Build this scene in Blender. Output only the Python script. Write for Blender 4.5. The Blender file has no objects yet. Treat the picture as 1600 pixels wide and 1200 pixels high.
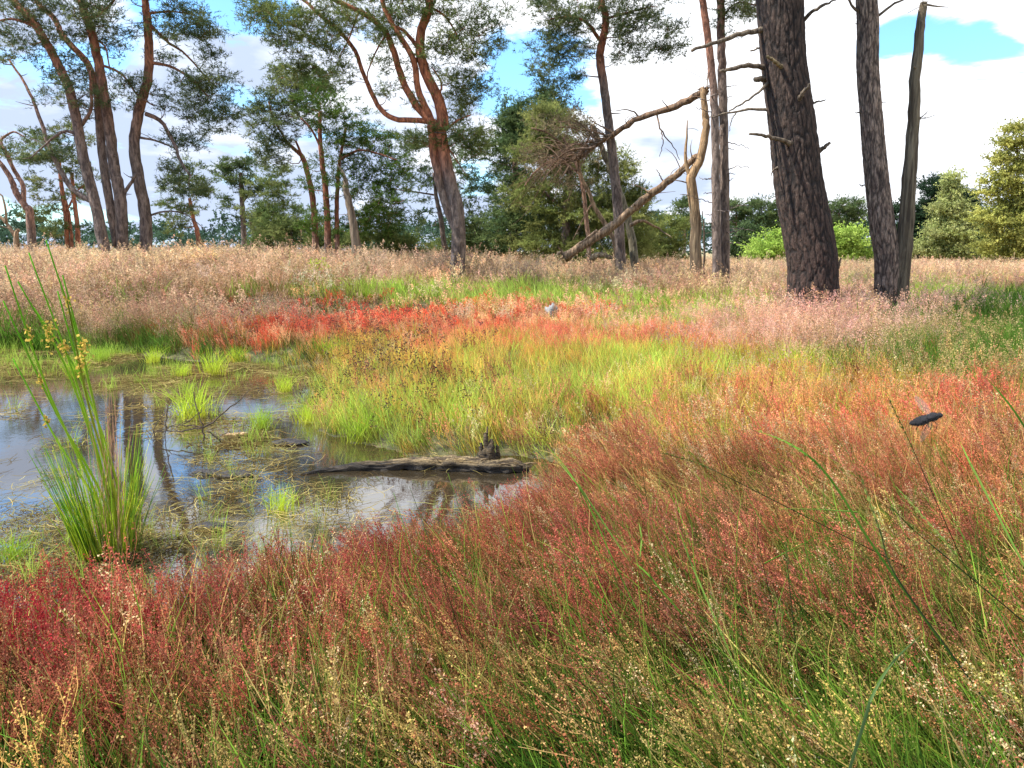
import bpy, math
import numpy as np
from math import radians as R

# ------------------------------------------------------------------ camera, sky, sun, exposure
SC = bpy.context.scene
COL = SC.collection
F = 1203.0; CAMZ = 1.3; PITCH = math.atan(208/F)
cam_d = bpy.data.cameras.new('camera'); cam = bpy.data.objects.new('camera', cam_d); COL.objects.link(cam)
cam_d.sensor_width = 36; cam_d.lens = 36*F/1600; cam_d.clip_start = 0.02; cam_d.clip_end = 3000
cam.location = (0, 0, CAMZ); cam.rotation_euler = (math.pi/2-PITCH, 0, 0)
SC.camera = cam
SUN_AZ = R(-98); SUN_EL = R(55)          # azimuth measured from +Y towards +X
SC.view_settings.view_transform = 'Standard'; SC.view_settings.look = 'None'
SC.cycles.max_bounces = 5; SC.cycles.diffuse_bounces = 3; SC.cycles.transmission_bounces = 3; SC.cycles.glossy_bounces = 3; SC.cycles.transparent_max_bounces = 8
SC.view_settings.exposure = 1.1; SC.view_settings.gamma = 1
sd_ = bpy.data.lights.new('sun', 'SUN'); sun = bpy.data.objects.new('sun', sd_); COL.objects.link(sun)
sd_.energy = 4.6; sd_.angle = R(0.6); sd_.color = (1, .95, .86)
sun.rotation_euler = (math.pi/2-SUN_EL, 0, math.pi-SUN_AZ)
W = bpy.data.worlds.new('World'); SC.world = W; W.use_nodes = True

def build_world():
    nt = W.node_tree; nt.nodes.clear(); N = nt.nodes.new; L = nt.links.new
    out = N('ShaderNodeOutputWorld'); bg = N('ShaderNodeBackground'); L(bg.outputs[0], out.inputs[0])
    bg.inputs[1].default_value = 0.15
    sky = N('ShaderNodeTexSky'); sky.sky_type = 'NISHITA'; sky.sun_disc = False
    sky.sun_elevation = SUN_EL; sky.sun_rotation = SUN_AZ; sky.air_density = 1.1; sky.dust_density = .6; sky.ozone_density = 1.6
    tc = N('ShaderNodeTexCoord'); nrm = N('ShaderNodeVectorMath'); nrm.operation = 'NORMALIZE'; L(tc.outputs['Generated'], nrm.inputs[0])
    sep = N('ShaderNodeSeparateXYZ'); L(nrm.outputs[0], sep.inputs[0])
    def M(op, a, b=None, c=None):
        m = N('ShaderNodeMath'); m.operation = op
        for i, v in enumerate((a, b, c)):
            if v is None: continue
            if isinstance(v, (int, float)): m.inputs[i].default_value = v
            else: L(v, m.inputs[i])
        return m.outputs[0]
    zz = M('ADD', M('MAXIMUM', sep.outputs[2], 0.0), 0.22)
    cx = M('DIVIDE', sep.outputs[0], zz); cy = M('DIVIDE', sep.outputs[1], zz)
    cb = N('ShaderNodeCombineXYZ'); L(cx, cb.inputs[0]); L(cy, cb.inputs[1]); 
    n1 = N('ShaderNodeTexNoise'); L(cb.outputs[0], n1.inputs['Vector']); n1.inputs['Scale'].default_value = 1.7
    n1.inputs['Detail'].default_value = 10; n1.inputs['Roughness'].default_value = .58; n1.inputs['Distortion'].default_value = .35
    n2 = N('ShaderNodeTexNoise'); L(cb.outputs[0], n2.inputs['Vector']); n2.inputs['Scale'].default_value = 2.3
    n2.inputs['Detail'].default_value = 7; n2.inputs['Roughness'].default_value = .5
    base = M('ADD', M('MULTIPLY', M('SUBTRACT', n1.outputs[0], .5), 3.4), 1.0)
    base = M('ADD', base, M('MULTIPLY', sep.outputs[0], .55))
    base = M('ADD', base, M('MULTIPLY', M('SUBTRACT', .22, sep.outputs[2]), 1.1))
    # gaps of blue, each a direction
    def hole(px, py, rx, ry, w):
        nonlocal base
        v = np.array(dirpx(px, py)); 
        a = math.atan2(v[0], v[1]); e = math.asin(v[2])
        az = M('ARCTAN2', sep.outputs[0], sep.outputs[1]); el = M('ARCSINE', sep.outputs[2])
        q = M('ADD', M('POWER', M('MULTIPLY', M('SUBTRACT', az, a), 1/(rx/F)), 2.0), M('POWER', M('MULTIPLY', M('SUBTRACT', el, e), 1/(ry/F)), 2.0))
        g = M('EXPONENT', M('MULTIPLY', q, -1.0))
        base = M('SUBTRACT', base, M('MULTIPLY', g, w))
    hole(1465, 42, 105, 40, 1.15); hole(1375, 62, 50, 26, .6); hole(1540, 75, 50, 16, .5); hole(830, 120, 90, 60, 1.2); hole(350, 0, 90, 36, 1.2); hole(170, 90, 90, 40, .7)
    hole(60, 340, 260, 25, .5); hole(1120, 330, 80, 30, .35)
    cr = N('ShaderNodeMapRange'); L(base, cr.inputs[0]); cr.inputs[1].default_value = .42; cr.inputs[2].default_value = .72; cr.interpolation_type = 'SMOOTHSTEP'
    # cloud tone: dimmer, bluer bellies towards the left horizon
    tone = M('ADD', M('MULTIPLY', M('SUBTRACT', n2.outputs[0], .5), 3.2), M('MULTIPLY', sep.outputs[0], 1.2))
    tone = M('ADD', M('ADD', tone, .50), M('SUBTRACT', M('MULTIPLY', M('MINIMUM', sep.outputs[2], .3), 3.4), .34))
    tr = N('ShaderNodeMapRange'); L(tone, tr.inputs[0]); tr.inputs[1].default_value = .25; tr.inputs[2].default_value = .95
    cm = N('ShaderNodeMix'); cm.data_type = 'RGBA'; L(tr.outputs[0], cm.inputs[0])
    cm.inputs[6].default_value = (2.15, 2.55, 3.35, 1); cm.inputs[7].default_value = (4.6, 4.7, 4.9, 1)
    sk = N('ShaderNodeMix'); sk.data_type = 'RGBA'; sk.blend_type = 'MULTIPLY'; sk.inputs[0].default_value = 1
    L(sky.outputs[0], sk.inputs[6]); sk.inputs[7].default_value = (.60, .88, 1.10, 1)
    mx = N('ShaderNodeMix'); mx.data_type = 'RGBA'; L(cr.outputs[0], mx.inputs[0]); L(sk.outputs[2], mx.inputs[6]); L(cm.outputs[2], mx.inputs[7])
    L(mx.outputs[2], bg.inputs[0])

# ------------------------------------------------------------------ projection helpers
CP, SP = math.cos(PITCH), math.sin(PITCH)
def dirpx(px, py):
    x = (px-800)/F; y = (600-py)/F
    v = np.array([x, CP+y*SP, -SP+y*CP]); return v/np.linalg.norm(v)
def P(px, py, d):                                   # point at distance d (world Y) seen at a pixel of the photograph
    v = dirpx(px, py); t = d/v[1]; return np.array([v[0]*t, d, CAMZ+v[2]*t])
def on_z(px, py, z=0.0):
    v = dirpx(px, py); t = (z-CAMZ)/v[2]; return np.array([v[0]*t, v[1]*t])
def proj(x, y, z):                                  # arrays -> pixels
    c = y*CP-(z-CAMZ)*SP; u = y*SP+(z-CAMZ)*CP
    return 800+F*x/c, 600-F*u/c
build_world()

# ------------------------------------------------------------------ noise
rs = np.random.RandomState(7)
_perm = rs.rand(256, 256)
def vnoise(x, y, s=1.0, seed=0):
    x = np.asarray(x, float)*s+seed*17.3; y = np.asarray(y, float)*s+seed*31.7
    xi = np.floor(x).astype(int); yi = np.floor(y).astype(int); fx = x-xi; fy = y-yi
    fx = fx*fx*(3-2*fx); fy = fy*fy*(3-2*fy)
    g = lambda a, b: _perm[a % 256, b % 256]
    return (g(xi, yi)*(1-fx)+g(xi+1, yi)*fx)*(1-fy)+(g(xi, yi+1)*(1-fx)+g(xi+1, yi+1)*fx)*fy
def fbm(x, y, s=1.0, o=4, seed=0):
    r = 0; a = .5
    for i in range(o): r = r+a*vnoise(x, y, s*2**i, seed+i); a *= .5
    return r/(1-.5**o)
def smooth(x): x = np.clip(x, 0, 1); return x*x*(3-2*x)

# ------------------------------------------------------------------ ponds and terrain height
def poly(pts): return np.array([on_z(*p) for p in pts])
PONDS = [poly([(-330, 548), (-60, 546), (60, 548), (200, 556), (330, 566), (425, 572), (480, 582), (500, 606), (482, 640), (500, 668), (560, 694), (640, 716), (720, 720), (800, 708), (860, 722),
               (888, 752), (876, 790), (820, 835), (720, 870), (620, 895), (520, 922), (420, 955), (300, 1000), (200, 1025), (60, 1045), (-150, 1050), (-420, 1010)]),
         poly([(150, 521), (300, 517), (480, 512), (640, 512), (660, 519), (560, 527), (400, 530), (230, 528)]),
         poly([(1330, 470), (1500, 467), (1750, 465), (1760, 480), (1520, 482), (1350, 480)]),
         poly([(880, 690), (930, 684), (975, 694), (965, 708), (910, 714)])]
def seg_sd(x, y, pg):
    d = np.full(x.shape, 1e9); ins = np.zeros(x.shape, bool); n = len(pg)
    for i in range(n):
        a, b = pg[i], pg[(i+1) % n]; e = b-a; wx = x-a[0]; wy = y-a[1]
        t = np.clip((wx*e[0]+wy*e[1])/(e@e), 0, 1)
        d = np.minimum(d, (wx-e[0]*t)**2+(wy-e[1]*t)**2)
        c = (a[1] > y) != (b[1] > y)
        with np.errstate(divide='ignore', invalid='ignore'):
            c &= x < (b[0]-a[0])*(y-a[1])/(b[1]-a[1]+1e-12)+a[0]
        ins ^= c
    d = np.sqrt(d); return np.where(ins, -d, d)
def shore(x, y):                                    # >0 on land, <0 over water
    x = np.asarray(x, float); y = np.asarray(y, float)
    j = (fbm(x, y, 3.0, 3, 5)-.5)*.34
    s = seg_sd(x, y, PONDS[0])+j
    s = np.minimum(s, seg_sd(x, y, PONDS[1])+j*.7)
    s = np.minimum(s, seg_sd(x, y, PONDS[2])+j*.5)
    s = np.minimum(s, seg_sd(x, y, PONDS[3])+j*.5)
    return s
def G(x, y):
    x = np.asarray(x, float); y = np.asarray(y, float)
    s = shore(x, y)
    h = np.where(s < 0, np.maximum(s*.5, -.14), .09*smooth(s/.5)+.07*smooth(s/1.6))
    left = smooth((6-x)/12)
    rise = smooth((y-9)/8)*(.22+.33*left)
    far = smooth((y-22)/30)*(-.18*(1-left)+.05*left)
    bump = (fbm(x, y, .9, 4, 9)-.5)*.10*smooth(s/.6)
    return h+rise*smooth(s/.8)+far+bump+smooth((np.hypot(x, y)-90)/300)*0.5

# ------------------------------------------------------------------ mesh helpers
def mesh_from(name, V, tris=None, quads=None, mats=(), attrs=None, smooth_=False, midx=None):
    me = bpy.data.meshes.new(name); V = np.asarray(V, np.float32).reshape(-1, 3)
    me.vertices.add(len(V)); me.vertices.foreach_set('co', V.ravel())
    tris = np.zeros((0, 3), np.int32) if tris is None or not len(tris) else np.asarray(tris, np.int32)
    quads = np.zeros((0, 4), np.int32) if quads is None or not len(quads) else np.asarray(quads, np.int32)
    nl = tris.size+quads.size
    me.loops.add(nl); me.loops.foreach_set('vertex_index', np.concatenate([quads.ravel(), tris.ravel()]))
    npoly = len(tris)+len(quads); me.polygons.add(npoly)
    ls = np.concatenate([np.arange(len(quads))*4, len(quads)*4+np.arange(len(tris))*3]).astype(np.int32)
    me.polygons.foreach_set('loop_start', ls)
    if smooth_: me.polygons.foreach_set('use_smooth', np.ones(npoly, bool))
    for m in mats: me.materials.append(m)
    for k, a in (attrs or {}).items():
        a = np.asarray(a, np.float32)
        at = me.attributes.new(k, 'FLOAT_COLOR' if a.shape[1] == 4 else 'FLOAT_VECTOR', 'POINT')
        at.data.foreach_set('color' if a.shape[1] == 4 else 'vector', a.ravel())
    me.update(calc_edges=True); me.validate()
    return me
class MB:
    """collects pieces with an rgb per vertex"""
    def __init__(s): s.V = []; s.T = []; s.Q = []; s.C = []; s.n = 0
    def add(s, V, T=None, Q=None, C=(1, 1, 1)):
        V = np.asarray(V, float).reshape(-1, 3); k = len(V)
        if T is not None and len(T): s.T.append(np.asarray(T)+s.n)
        if Q is not None and len(Q): s.Q.append(np.asarray(Q)+s.n)
        C = np.asarray(C, float); s.C.append(np.broadcast_to(C, (k, 3)) if C.ndim == 1 else C)
        s.V.append(V); s.n += k
    def mesh(s, name, mat, sm=False, key='rgb'):
        T = np.concatenate(s.T) if s.T else None; Q = np.concatenate(s.Q) if s.Q else None
        return mesh_from(name, np.concatenate(s.V), T, Q, (mat,), {key: np.concatenate(s.C)}, sm)
    def obj(s, name, mat, parent=None, sm=False, origin=None):
        if origin is not None: s.V = [v-np.asarray(origin) for v in s.V]
        o = bpy.data.objects.new(name, s.mesh(name, mat, sm)); COL.objects.link(o)
        if parent is not None: o.parent = parent
        elif origin is not None: o.location = origin
        return o
def tag(o, label, cat, group=None, kind=None):
    if label: o['label'] = label
    if cat: o['category'] = cat
    if group: o['group'] = group
    if kind: o['kind'] = kind
    return o
def empty(name, loc, label, cat, group=None):
    o = bpy.data.objects.new(name, None); o.location = loc; o.empty_display_size = .1; COL.objects.link(o)
    return tag(o, label, cat, group)

def spline(p, n):
    p = np.asarray(p, float); 
    if len(p) == 2: t = np.linspace(0, 1, n)[:, None]; return p[0]*(1-t)+p[1]*t
    q = np.vstack([2*p[0]-p[1], p, 2*p[-1]-p[-2]])
    u = np.linspace(0, len(p)-1-1e-6, n); i = u.astype(int); t = (u-i)[:, None]
    a, b, c, d = q[i], q[i+1], q[i+2], q[i+3]
    return .5*((2*b)+(-a+c)*t+(2*a-5*b+4*c-d)*t**2+(-a+3*b-3*c+d)*t**3)
def frames(p):
    t = np.gradient(p, axis=0); t /= np.linalg.norm(t, axis=1)[:, None]+1e-12
    ref = np.array([.31, .95, .05]) if abs(t[0] @ np.array([.31, .95, .05])) < .9 else np.array([1., 0, 0])
    U = np.cross(t, ref); U /= np.linalg.norm(U, axis=1)[:, None]+1e-12
    return t, U, np.cross(t, U)
def tube(mb, p, r, sides=8, C=(1, 1, 1), rough=0.0, rng=rs, cap=True):
    p = np.asarray(p, float); n = len(p); t, U, Wv = frames(p)
    a = np.linspace(0, 2*np.pi, sides, endpoint=False)
    r = np.broadcast_to(np.asarray(r, float), (n,))[:, None]*np.ones((1, sides))
    if rough: r = r*(1+rough*(rng.rand(n, sides)-.5)*2)
    V = p[:, None, :]+(np.cos(a)[None, :, None]*U[:, None, :]+np.sin(a)[None, :, None]*Wv[:, None, :])*r[:, :, None]
    i = np.arange(n-1)[:, None]*sides; j = np.arange(sides)[None, :]; j2 = (j+1) % sides
    Q = np.stack([i+j, i+j2, i+sides+j2, i+sides+j], -1).reshape(-1, 4)
    V = V.reshape(-1, 3); T = []
    Cc = np.asarray(C, float)
    if Cc.ndim == 2: Cc = np.repeat(Cc, sides, axis=0)
    if cap:
        V = np.vstack([V, p[-1]+t[-1]*r[-1].mean()*.3, p[0]]); m = n*sides
        T = [(m-sides+k, m-sides+(k+1) % sides, m) for k in range(sides)]+[((k+1) % sides, k, m+1) for k in range(sides)]
        if Cc.ndim == 2: Cc = np.vstack([Cc, Cc[-1], Cc[0]])
    mb.add(V, T, Q, Cc)

# ------------------------------------------------------------------ materials
def newmat(name):
    m = bpy.data.materials.new(name); m.use_nodes = True; m.node_tree.nodes.clear(); return m, m.node_tree.nodes.new, m.node_tree.links.new
def leafy(name, inst=False, trans=.45, gloss=.06):
    m, N, L = newmat(name)
    if inst:
        a = N('ShaderNodeAttribute'); a.attribute_type = 'INSTANCER'; a.attribute_name = 'col'
        b = N('ShaderNodeAttribute'); b.attribute_type = 'INSTANCER'; b.attribute_name = 'col2'
        v = N('ShaderNodeAttribute'); v.attribute_name = 'vc'
        s = N('ShaderNodeSeparateXYZ'); L(v.outputs['Vector'], s.inputs[0])
        mx = N('ShaderNodeMix'); mx.data_type = 'RGBA'; L(s.outputs[0], mx.inputs[0]); L(b.outputs['Color'], mx.inputs[6]); L(a.outputs['Color'], mx.inputs[7])
        mu = N('ShaderNodeVectorMath'); mu.operation = 'SCALE'; L(mx.outputs[2], mu.inputs[0]); L(s.outputs[1], mu.inputs['Scale']); c = mu.outputs[0]
    else:
        v = N('ShaderNodeAttribute'); v.attribute_name = 'rgb'; c = v.outputs['Color']
    d = N('ShaderNodeBsdfDiffuse'); t = N('ShaderNodeBsdfTranslucent'); L(c, d.inputs[0]); L(c, t.inputs[0])
    x = N('ShaderNodeMixShader'); x.inputs[0].default_value = trans; L(d.outputs[0], x.inputs[1]); L(t.outputs[0], x.inputs[2])
    if gloss == 0:
        o = N('ShaderNodeOutputMaterial'); L(x.outputs[0], o.inputs[0]); return m
    g = N('ShaderNodeBsdfGlossy'); g.inputs['Roughness'].default_value = .35; g.inputs[0].default_value = (.9, .95, .9, 1)
    y = N('ShaderNodeMixShader'); y.inputs[0].default_value = gloss; L(x.outputs[0], y.inputs[1]); L(g.outputs[0], y.inputs[2])
    o = N('ShaderNodeOutputMaterial'); L(y.outputs[0], o.inputs[0]); return m
VEG = leafy('plant_fibre', True, .5, 0)
LEAF = leafy('leaf', False, .45, 0)
NEEDLE = leafy('needle', False, .45, 0)
def bark(name, c1, c2, scale=1.0, stretch=.22, bump=.6, lo=.38, hi=.62, axis=2):
    """flaky bark: stretched noise ridges, dark between; the rgb attribute tints it"""
    m, N, L = newmat(name)
    tc = N('ShaderNodeTexCoord'); mp = N('ShaderNodeMapping'); L(tc.outputs['Object'], mp.inputs[0]); mp.inputs['Scale'].default_value = [scale*(stretch if k_ == axis else 1) for k_ in range(3)]
    nz = N('ShaderNodeTexNoise'); nz.inputs['Scale'].default_value = 17; nz.inputs['Detail'].default_value = 5; nz.inputs['Roughness'].default_value = .62; nz.inputs['Distortion'].default_value = .6; L(mp.outputs[0], nz.inputs['Vector'])
    n2 = N('ShaderNodeTexNoise'); n2.inputs['Scale'].default_value = 60; n2.inputs['Detail'].default_value = 5; L(mp.outputs[0], n2.inputs['Vector'])
    r = N('ShaderNodeMapRange'); L(nz.outputs[0], r.inputs[0]); r.inputs[1].default_value = lo; r.inputs[2].default_value = hi
    k2 = N('ShaderNodeMapRange'); L(n2.outputs[0], k2.inputs[0]); k2.inputs[1].default_value = .3; k2.inputs[2].default_value = .7; k2.inputs[3].default_value = .55; k2.inputs[4].default_value = 1.15
    k = N('ShaderNodeMath'); k.operation = 'MULTIPLY'; L(r.outputs[0], k.inputs[0]); L(k2.outputs[0], k.inputs[1])
    mx = N('ShaderNodeMix'); mx.data_type = 'RGBA'; L(k.outputs[0], mx.inputs[0]); mx.inputs[6].default_value = (*c1, 1); mx.inputs[7].default_value = (*c2, 1)
    v = N('ShaderNodeAttribute'); v.attribute_name = 'rgb'
    mu = N('ShaderNodeMix'); mu.data_type = 'RGBA'; mu.blend_type = 'MULTIPLY'; mu.inputs[0].default_value = 1; L(mx.outputs[2], mu.inputs[6]); L(v.outputs['Color'], mu.inputs[7])
    b = N('ShaderNodeBump'); b.inputs['Strength'].default_value = bump; b.inputs['Distance'].default_value = .03; L(k.outputs[0], b.inputs['Height'])
    p = N('ShaderNodeBsdfPrincipled'); p.inputs['Roughness'].default_value = .88; L(mu.outputs[2], p.inputs['Base Color']); L(b.outputs[0], p.inputs['Normal'])
    o = N('ShaderNodeOutputMaterial'); L(p.outputs[0], o.inputs[0]); return m
BARK = bark('pine_bark', (.07, .05, .042), (.29, .225, .19), .9, .3)
BARKBIG = bark('old_pine_bark', (.05, .034, .028), (.175, .135, .11), 1.3, .3, .5)
DEADW = bark('dead_wood', (.10, .07, .045), (.42, .34, .25), 1.4, .06, .5)
MUDW = bark('rotten_wood', (.03, .022, .016), (.34, .28, .19), 2.4, .16, .9, axis=0)

def ground_mat():
    m, N, L = newmat('ground_soil')
    tc = N('ShaderNodeTexCoord'); n = N('ShaderNodeTexNoise'); n.inputs['Scale'].default_value = 9; n.inputs['Detail'].default_value = 8; L(tc.outputs['Object'], n.inputs['Vector'])
    r = N('ShaderNodeValToRGB'); L(n.outputs[0], r.inputs[0]); e = r.color_ramp.elements
    e[0].position = .3; e[0].color = (.035, .026, .014, 1); e[1].position = .7; e[1].color = (.16, .11, .05, 1)
    e.new(.5).color = (.07, .07, .022, 1)
    # dry grass field farther out
    n3 = N('ShaderNodeTexNoise'); n3.inputs['Scale'].default_value = .35; n3.inputs['Detail'].default_value = 6; L(tc.outputs['Object'], n3.inputs['Vector'])
    r3 = N('ShaderNodeValToRGB'); L(n3.outputs[0], r3.inputs[0]); f = r3.color_ramp.elements
    f[0].position = .35; f[0].color = (.34, .24, .15, 1); f[1].position = .65; f[1].color = (.22, .22, .07, 1)
    s = N('ShaderNodeSeparateXYZ'); L(tc.outputs['Object'], s.inputs[0])
    q = N('ShaderNodeMapRange'); L(s.outputs[1], q.inputs[0]); q.inputs[1].default_value = 14; q.inputs[2].default_value = 26
    mx = N('ShaderNodeMix'); mx.data_type = 'RGBA'; L(q.outputs[0], mx.inputs[0]); L(r.outputs[0], mx.inputs[6]); L(r3.outputs[0], mx.inputs[7])
    b = N('ShaderNodeBump'); b.inputs['Strength'].default_value = .7; b.inputs['Distance'].default_value = .03; L(n.outputs[0], b.inputs['Height'])
    p = N('ShaderNodeBsdfPrincipled'); p.inputs['Roughness'].default_value = .9; L(mx.outputs[2], p.inputs['Base Color']); L(b.outputs[0], p.inputs['Normal'])
    o = N('ShaderNodeOutputMaterial'); L(p.outputs[0], o.inputs[0]); return m
def water_mat():
    m, N, L = newmat('pond_water')
    tc = N('ShaderNodeTexCoord'); n = N('ShaderNodeTexNoise'); n.inputs['Scale'].default_value = 9; n.inputs['Detail'].default_value = 5; n.inputs['Roughness'].default_value = .6; L(tc.outputs['Object'], n.inputs['Vector'])
    b = N('ShaderNodeBump'); b.inputs['Strength'].default_value = .03; b.inputs['Distance'].default_value = .02; L(n.outputs[0], b.inputs['Height'])
    p = N('ShaderNodeBsdfPrincipled'); p.inputs['Roughness'].default_value = .02; p.inputs['IOR'].default_value = 3.8
    p.inputs['Base Color'].default_value = (.03, .022, .012, 1); L(b.outputs[0], p.inputs['Normal'])
    o = N('ShaderNodeOutputMaterial'); L(p.outputs[0], o.inputs[0]); return m

# ------------------------------------------------------------------ the setting
def build_ground():
    rr = np.concatenate([np.linspace(.0, 12, 170), np.linspace(12.2, 40, 110), np.geomspace(41, 1500, 50)])
    th = np.concatenate([np.linspace(-1.05, 1.05, 330), np.linspace(1.05, 2*np.pi-1.05, 40)[1:-1]])
    X = rr[:, None]*np.sin(th)[None]; Y = rr[:, None]*np.cos(th)[None]-.3
    Z = G(X, Y); n, m = X.shape
    V = np.stack([X, Y, Z], -1).reshape(-1, 3)
    i = np.arange(n-1)[:, None]*m; j = np.arange(m)[None]; j2 = (j+1) % m
    Q = np.stack([i+j, i+m+j, i+m+j2, i+j2], -1).reshape(-1, 4)
    o = bpy.data.objects.new('ground', mesh_from('ground', V, None, Q, (ground_mat(),), None, True)); COL.objects.link(o); o['kind'] = 'structure'
    w = bpy.data.objects.new('water', mesh_from('water', [(-14, 1.5, 0), (14, 1.5, 0), (14, 24, 0), (-14, 24, 0)], None, [(0, 1, 2, 3)], (water_mat(),))); COL.objects.link(w); w['kind'] = 'structure'
build_ground()

# ------------------------------------------------------------------ plants as prototype tufts
PROTO = {}
def ribbon(p, w, side, fac, br):
    """p (k,3) polyline -> ribbon verts tapering to a point; returns V, Q, T, vc"""
    k = len(p); s = side[None]*np.asarray(w)[:, None]
    V = np.empty((2*k, 3)); V[0::2] = p-s; V[1::2] = p+s
    i = np.arange(k-1)*2; Q = np.stack([i, i+1, i+3, i+2], -1)
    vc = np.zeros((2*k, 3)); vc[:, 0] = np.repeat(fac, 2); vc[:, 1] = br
    return V, Q, vc
def stemline(rng, b, h, lean, bend, k=4):
    a = rng.rand()*2*np.pi; d = np.array([np.cos(a), np.sin(a), 0]); t = np.linspace(0, 1, k)
    return b+d*(lean*t+bend*t**2.2)[:, None]*h+np.array([0, 0, 1.])*(h*t*(1-.25*(lean+bend)*t))[:, None]
def quads_at(rng, c, s, asp=1.3):
    n = len(c); a = rng.randn(n, 3); a /= np.linalg.norm(a, axis=1)[:, None]; b = np.cross(a, rng.randn(n, 3)); b /= np.linalg.norm(b, axis=1)[:, None]+1e-9
    s = s*(.7+.6*rng.rand(n, 1))
    V = np.stack([c-a*s*asp, c-b*s, c+a*s*asp, c+b*s], 1).reshape(-1, 3)
    return V, (np.arange(n)[:, None]*4+np.arange(4)[None])
def sorrel(rng, n, rad, h0, bead, nb, sw, leaves=3):
    m = MB()
    for _ in range(n):
        b = np.array([rng.randn()*rad, rng.randn()*rad, -.01]); h = h0*(.65+.5*rng.rand())
        p = stemline(rng, b, h, .12*rng.rand(), .25*rng.rand(), 5)
        V, Q, vc = ribbon(p, sw*np.linspace(1, .5, 5), rdir(rng), [0, .2, .6, .9, 1], .75+.4*rng.rand()); m.add(V, None, Q, vc)
        nbr = rng.randint(3, 7); cs = []
        for i in range(nbr+1):
            if i == nbr: q0 = p[2]; q1 = p[-1]; 
            else:
                t = .42+.5*i/nbr; q0 = spline(p, 40)[int(t*39)]; a = rng.rand()*2*np.pi; l = h*(.36-.22*(t-.4))*(.7+.5*rng.rand())
                q1 = q0+np.array([np.cos(a)*.45, np.sin(a)*.45, .88])*l
                mid = (q0+q1)/2+np.array([np.cos(a), np.sin(a), -.3])*l*.10
                pp = spline([q0, mid, q1], 4); V, Q, vc = ribbon(pp, sw*.7*np.linspace(1, .5, 4), rdir(rng), [.8, .9, 1, 1], .75+.3*rng.rand()); m.add(V, None, Q, vc)
            k = max(3, int(nb/(nbr+1)*(.7+.6*rng.rand()))); t = rng.rand(k)**.8*.85+.15
            # whorls: quantised positions along the branch
            t = np.round(t*9)/9+.012*rng.randn(k)
            c = q0+(q1-q0)*t[:, None]+rng.randn(k, 3)*bead*1.5; cs.append(c)
        c = np.concatenate(cs); V, Q = quads_at(rng, c, bead); vc = np.zeros((len(V), 3)); vc[:, 0] = 1; vc[:, 1] = np.repeat(.55+.9*rng.rand(len(c)), 4)
        m.add(V, None, Q, vc)
        for _ in range(leaves):
            a = rng.rand()*6.28; l = h*(.15+.4*rng.rand()); z = rng.rand()*.2*h
            p = stemline(rng, b+np.array([0, 0, z]), l*1.5, .5*rng.rand(), .6*rng.rand(), 3); V, Q, vc = ribbon(p, sw*1.1*np.array([.8, 1, .1]), rdir(rng), [0, 0, 0], .8+.6*rng.rand()); m.add(V, None, Q, vc)
    return m
def rdir(rng): a = rng.rand()*2*np.pi; return np.array([np.cos(a), np.sin(a), .0])
def blades(rng, n, rad, h0, w, lean=.25, bend=.45, k=5):
    m = MB()
    for _ in range(n):
        b = np.array([rng.randn()*rad, rng.randn()*rad, -.01]); h = h0*(.45+.65*rng.rand())
        p = stemline(rng, b, h, lean*rng.rand(), bend*rng.rand(), k)
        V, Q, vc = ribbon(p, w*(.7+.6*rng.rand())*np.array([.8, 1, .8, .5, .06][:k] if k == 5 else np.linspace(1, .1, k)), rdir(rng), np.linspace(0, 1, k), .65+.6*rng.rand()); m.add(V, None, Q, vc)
    return m
def bent(rng, n, rad, h0, w, nsp, sp, spread=.5, asp=1.6, pan=.42, nleaf=4):
    m = MB()
    for _ in range(n):
        b = np.array([rng.randn()*rad, rng.randn()*rad, -.01]); h = h0*(.7+.45*rng.rand())
        p = stemline(rng, b, h, .2*rng.rand(), .35*rng.rand(), 5)
        V, Q, vc = ribbon(p, w*np.linspace(1, .45, 5), rdir(rng), [0, .15, .4, .8, 1], .7+.5*rng.rand()); m.add(V, None, Q, vc)
        pl = spline(p, 30); i0 = int(30*(1-pan)); cs = []
        for _j in range(nsp):
            u = rng.rand(); q0 = pl[min(29, i0+int(u*(29-i0)))]; l = h*pan*.42*(1.1-u)*(.4+.8*rng.rand()); a = rng.rand()*6.28
            q1 = q0+np.array([np.cos(a)*spread, np.sin(a)*spread, .55*rng.rand()])*l; cs.append(q1)
            if _j % 3 == 0:
                V, Q, vc = ribbon(np.array([q0, q1]), [w*.4, w*.3], rdir(rng), [1, 1], .9); m.add(V, None, Q, vc)
        c = np.array(cs); V, Q = quads_at(rng, c, sp, asp); vc = np.zeros((len(V), 3)); vc[:, 0] = 1; vc[:, 1] = np.repeat(.6+.8*rng.rand(len(c)), 4); m.add(V, None, Q, vc)
        for _j in range(nleaf):
            p = stemline(rng, b, h*(.25+.3*rng.rand()), .4*rng.rand(), .6*rng.rand(), 4)
            V, Q, vc = ribbon(p, w*1.3*np.linspace(1, .1, 4), rdir(rng), [0, 0, .1, .2], .7+.6*rng.rand()); m.add(V, None, Q, vc)
    return m
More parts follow.
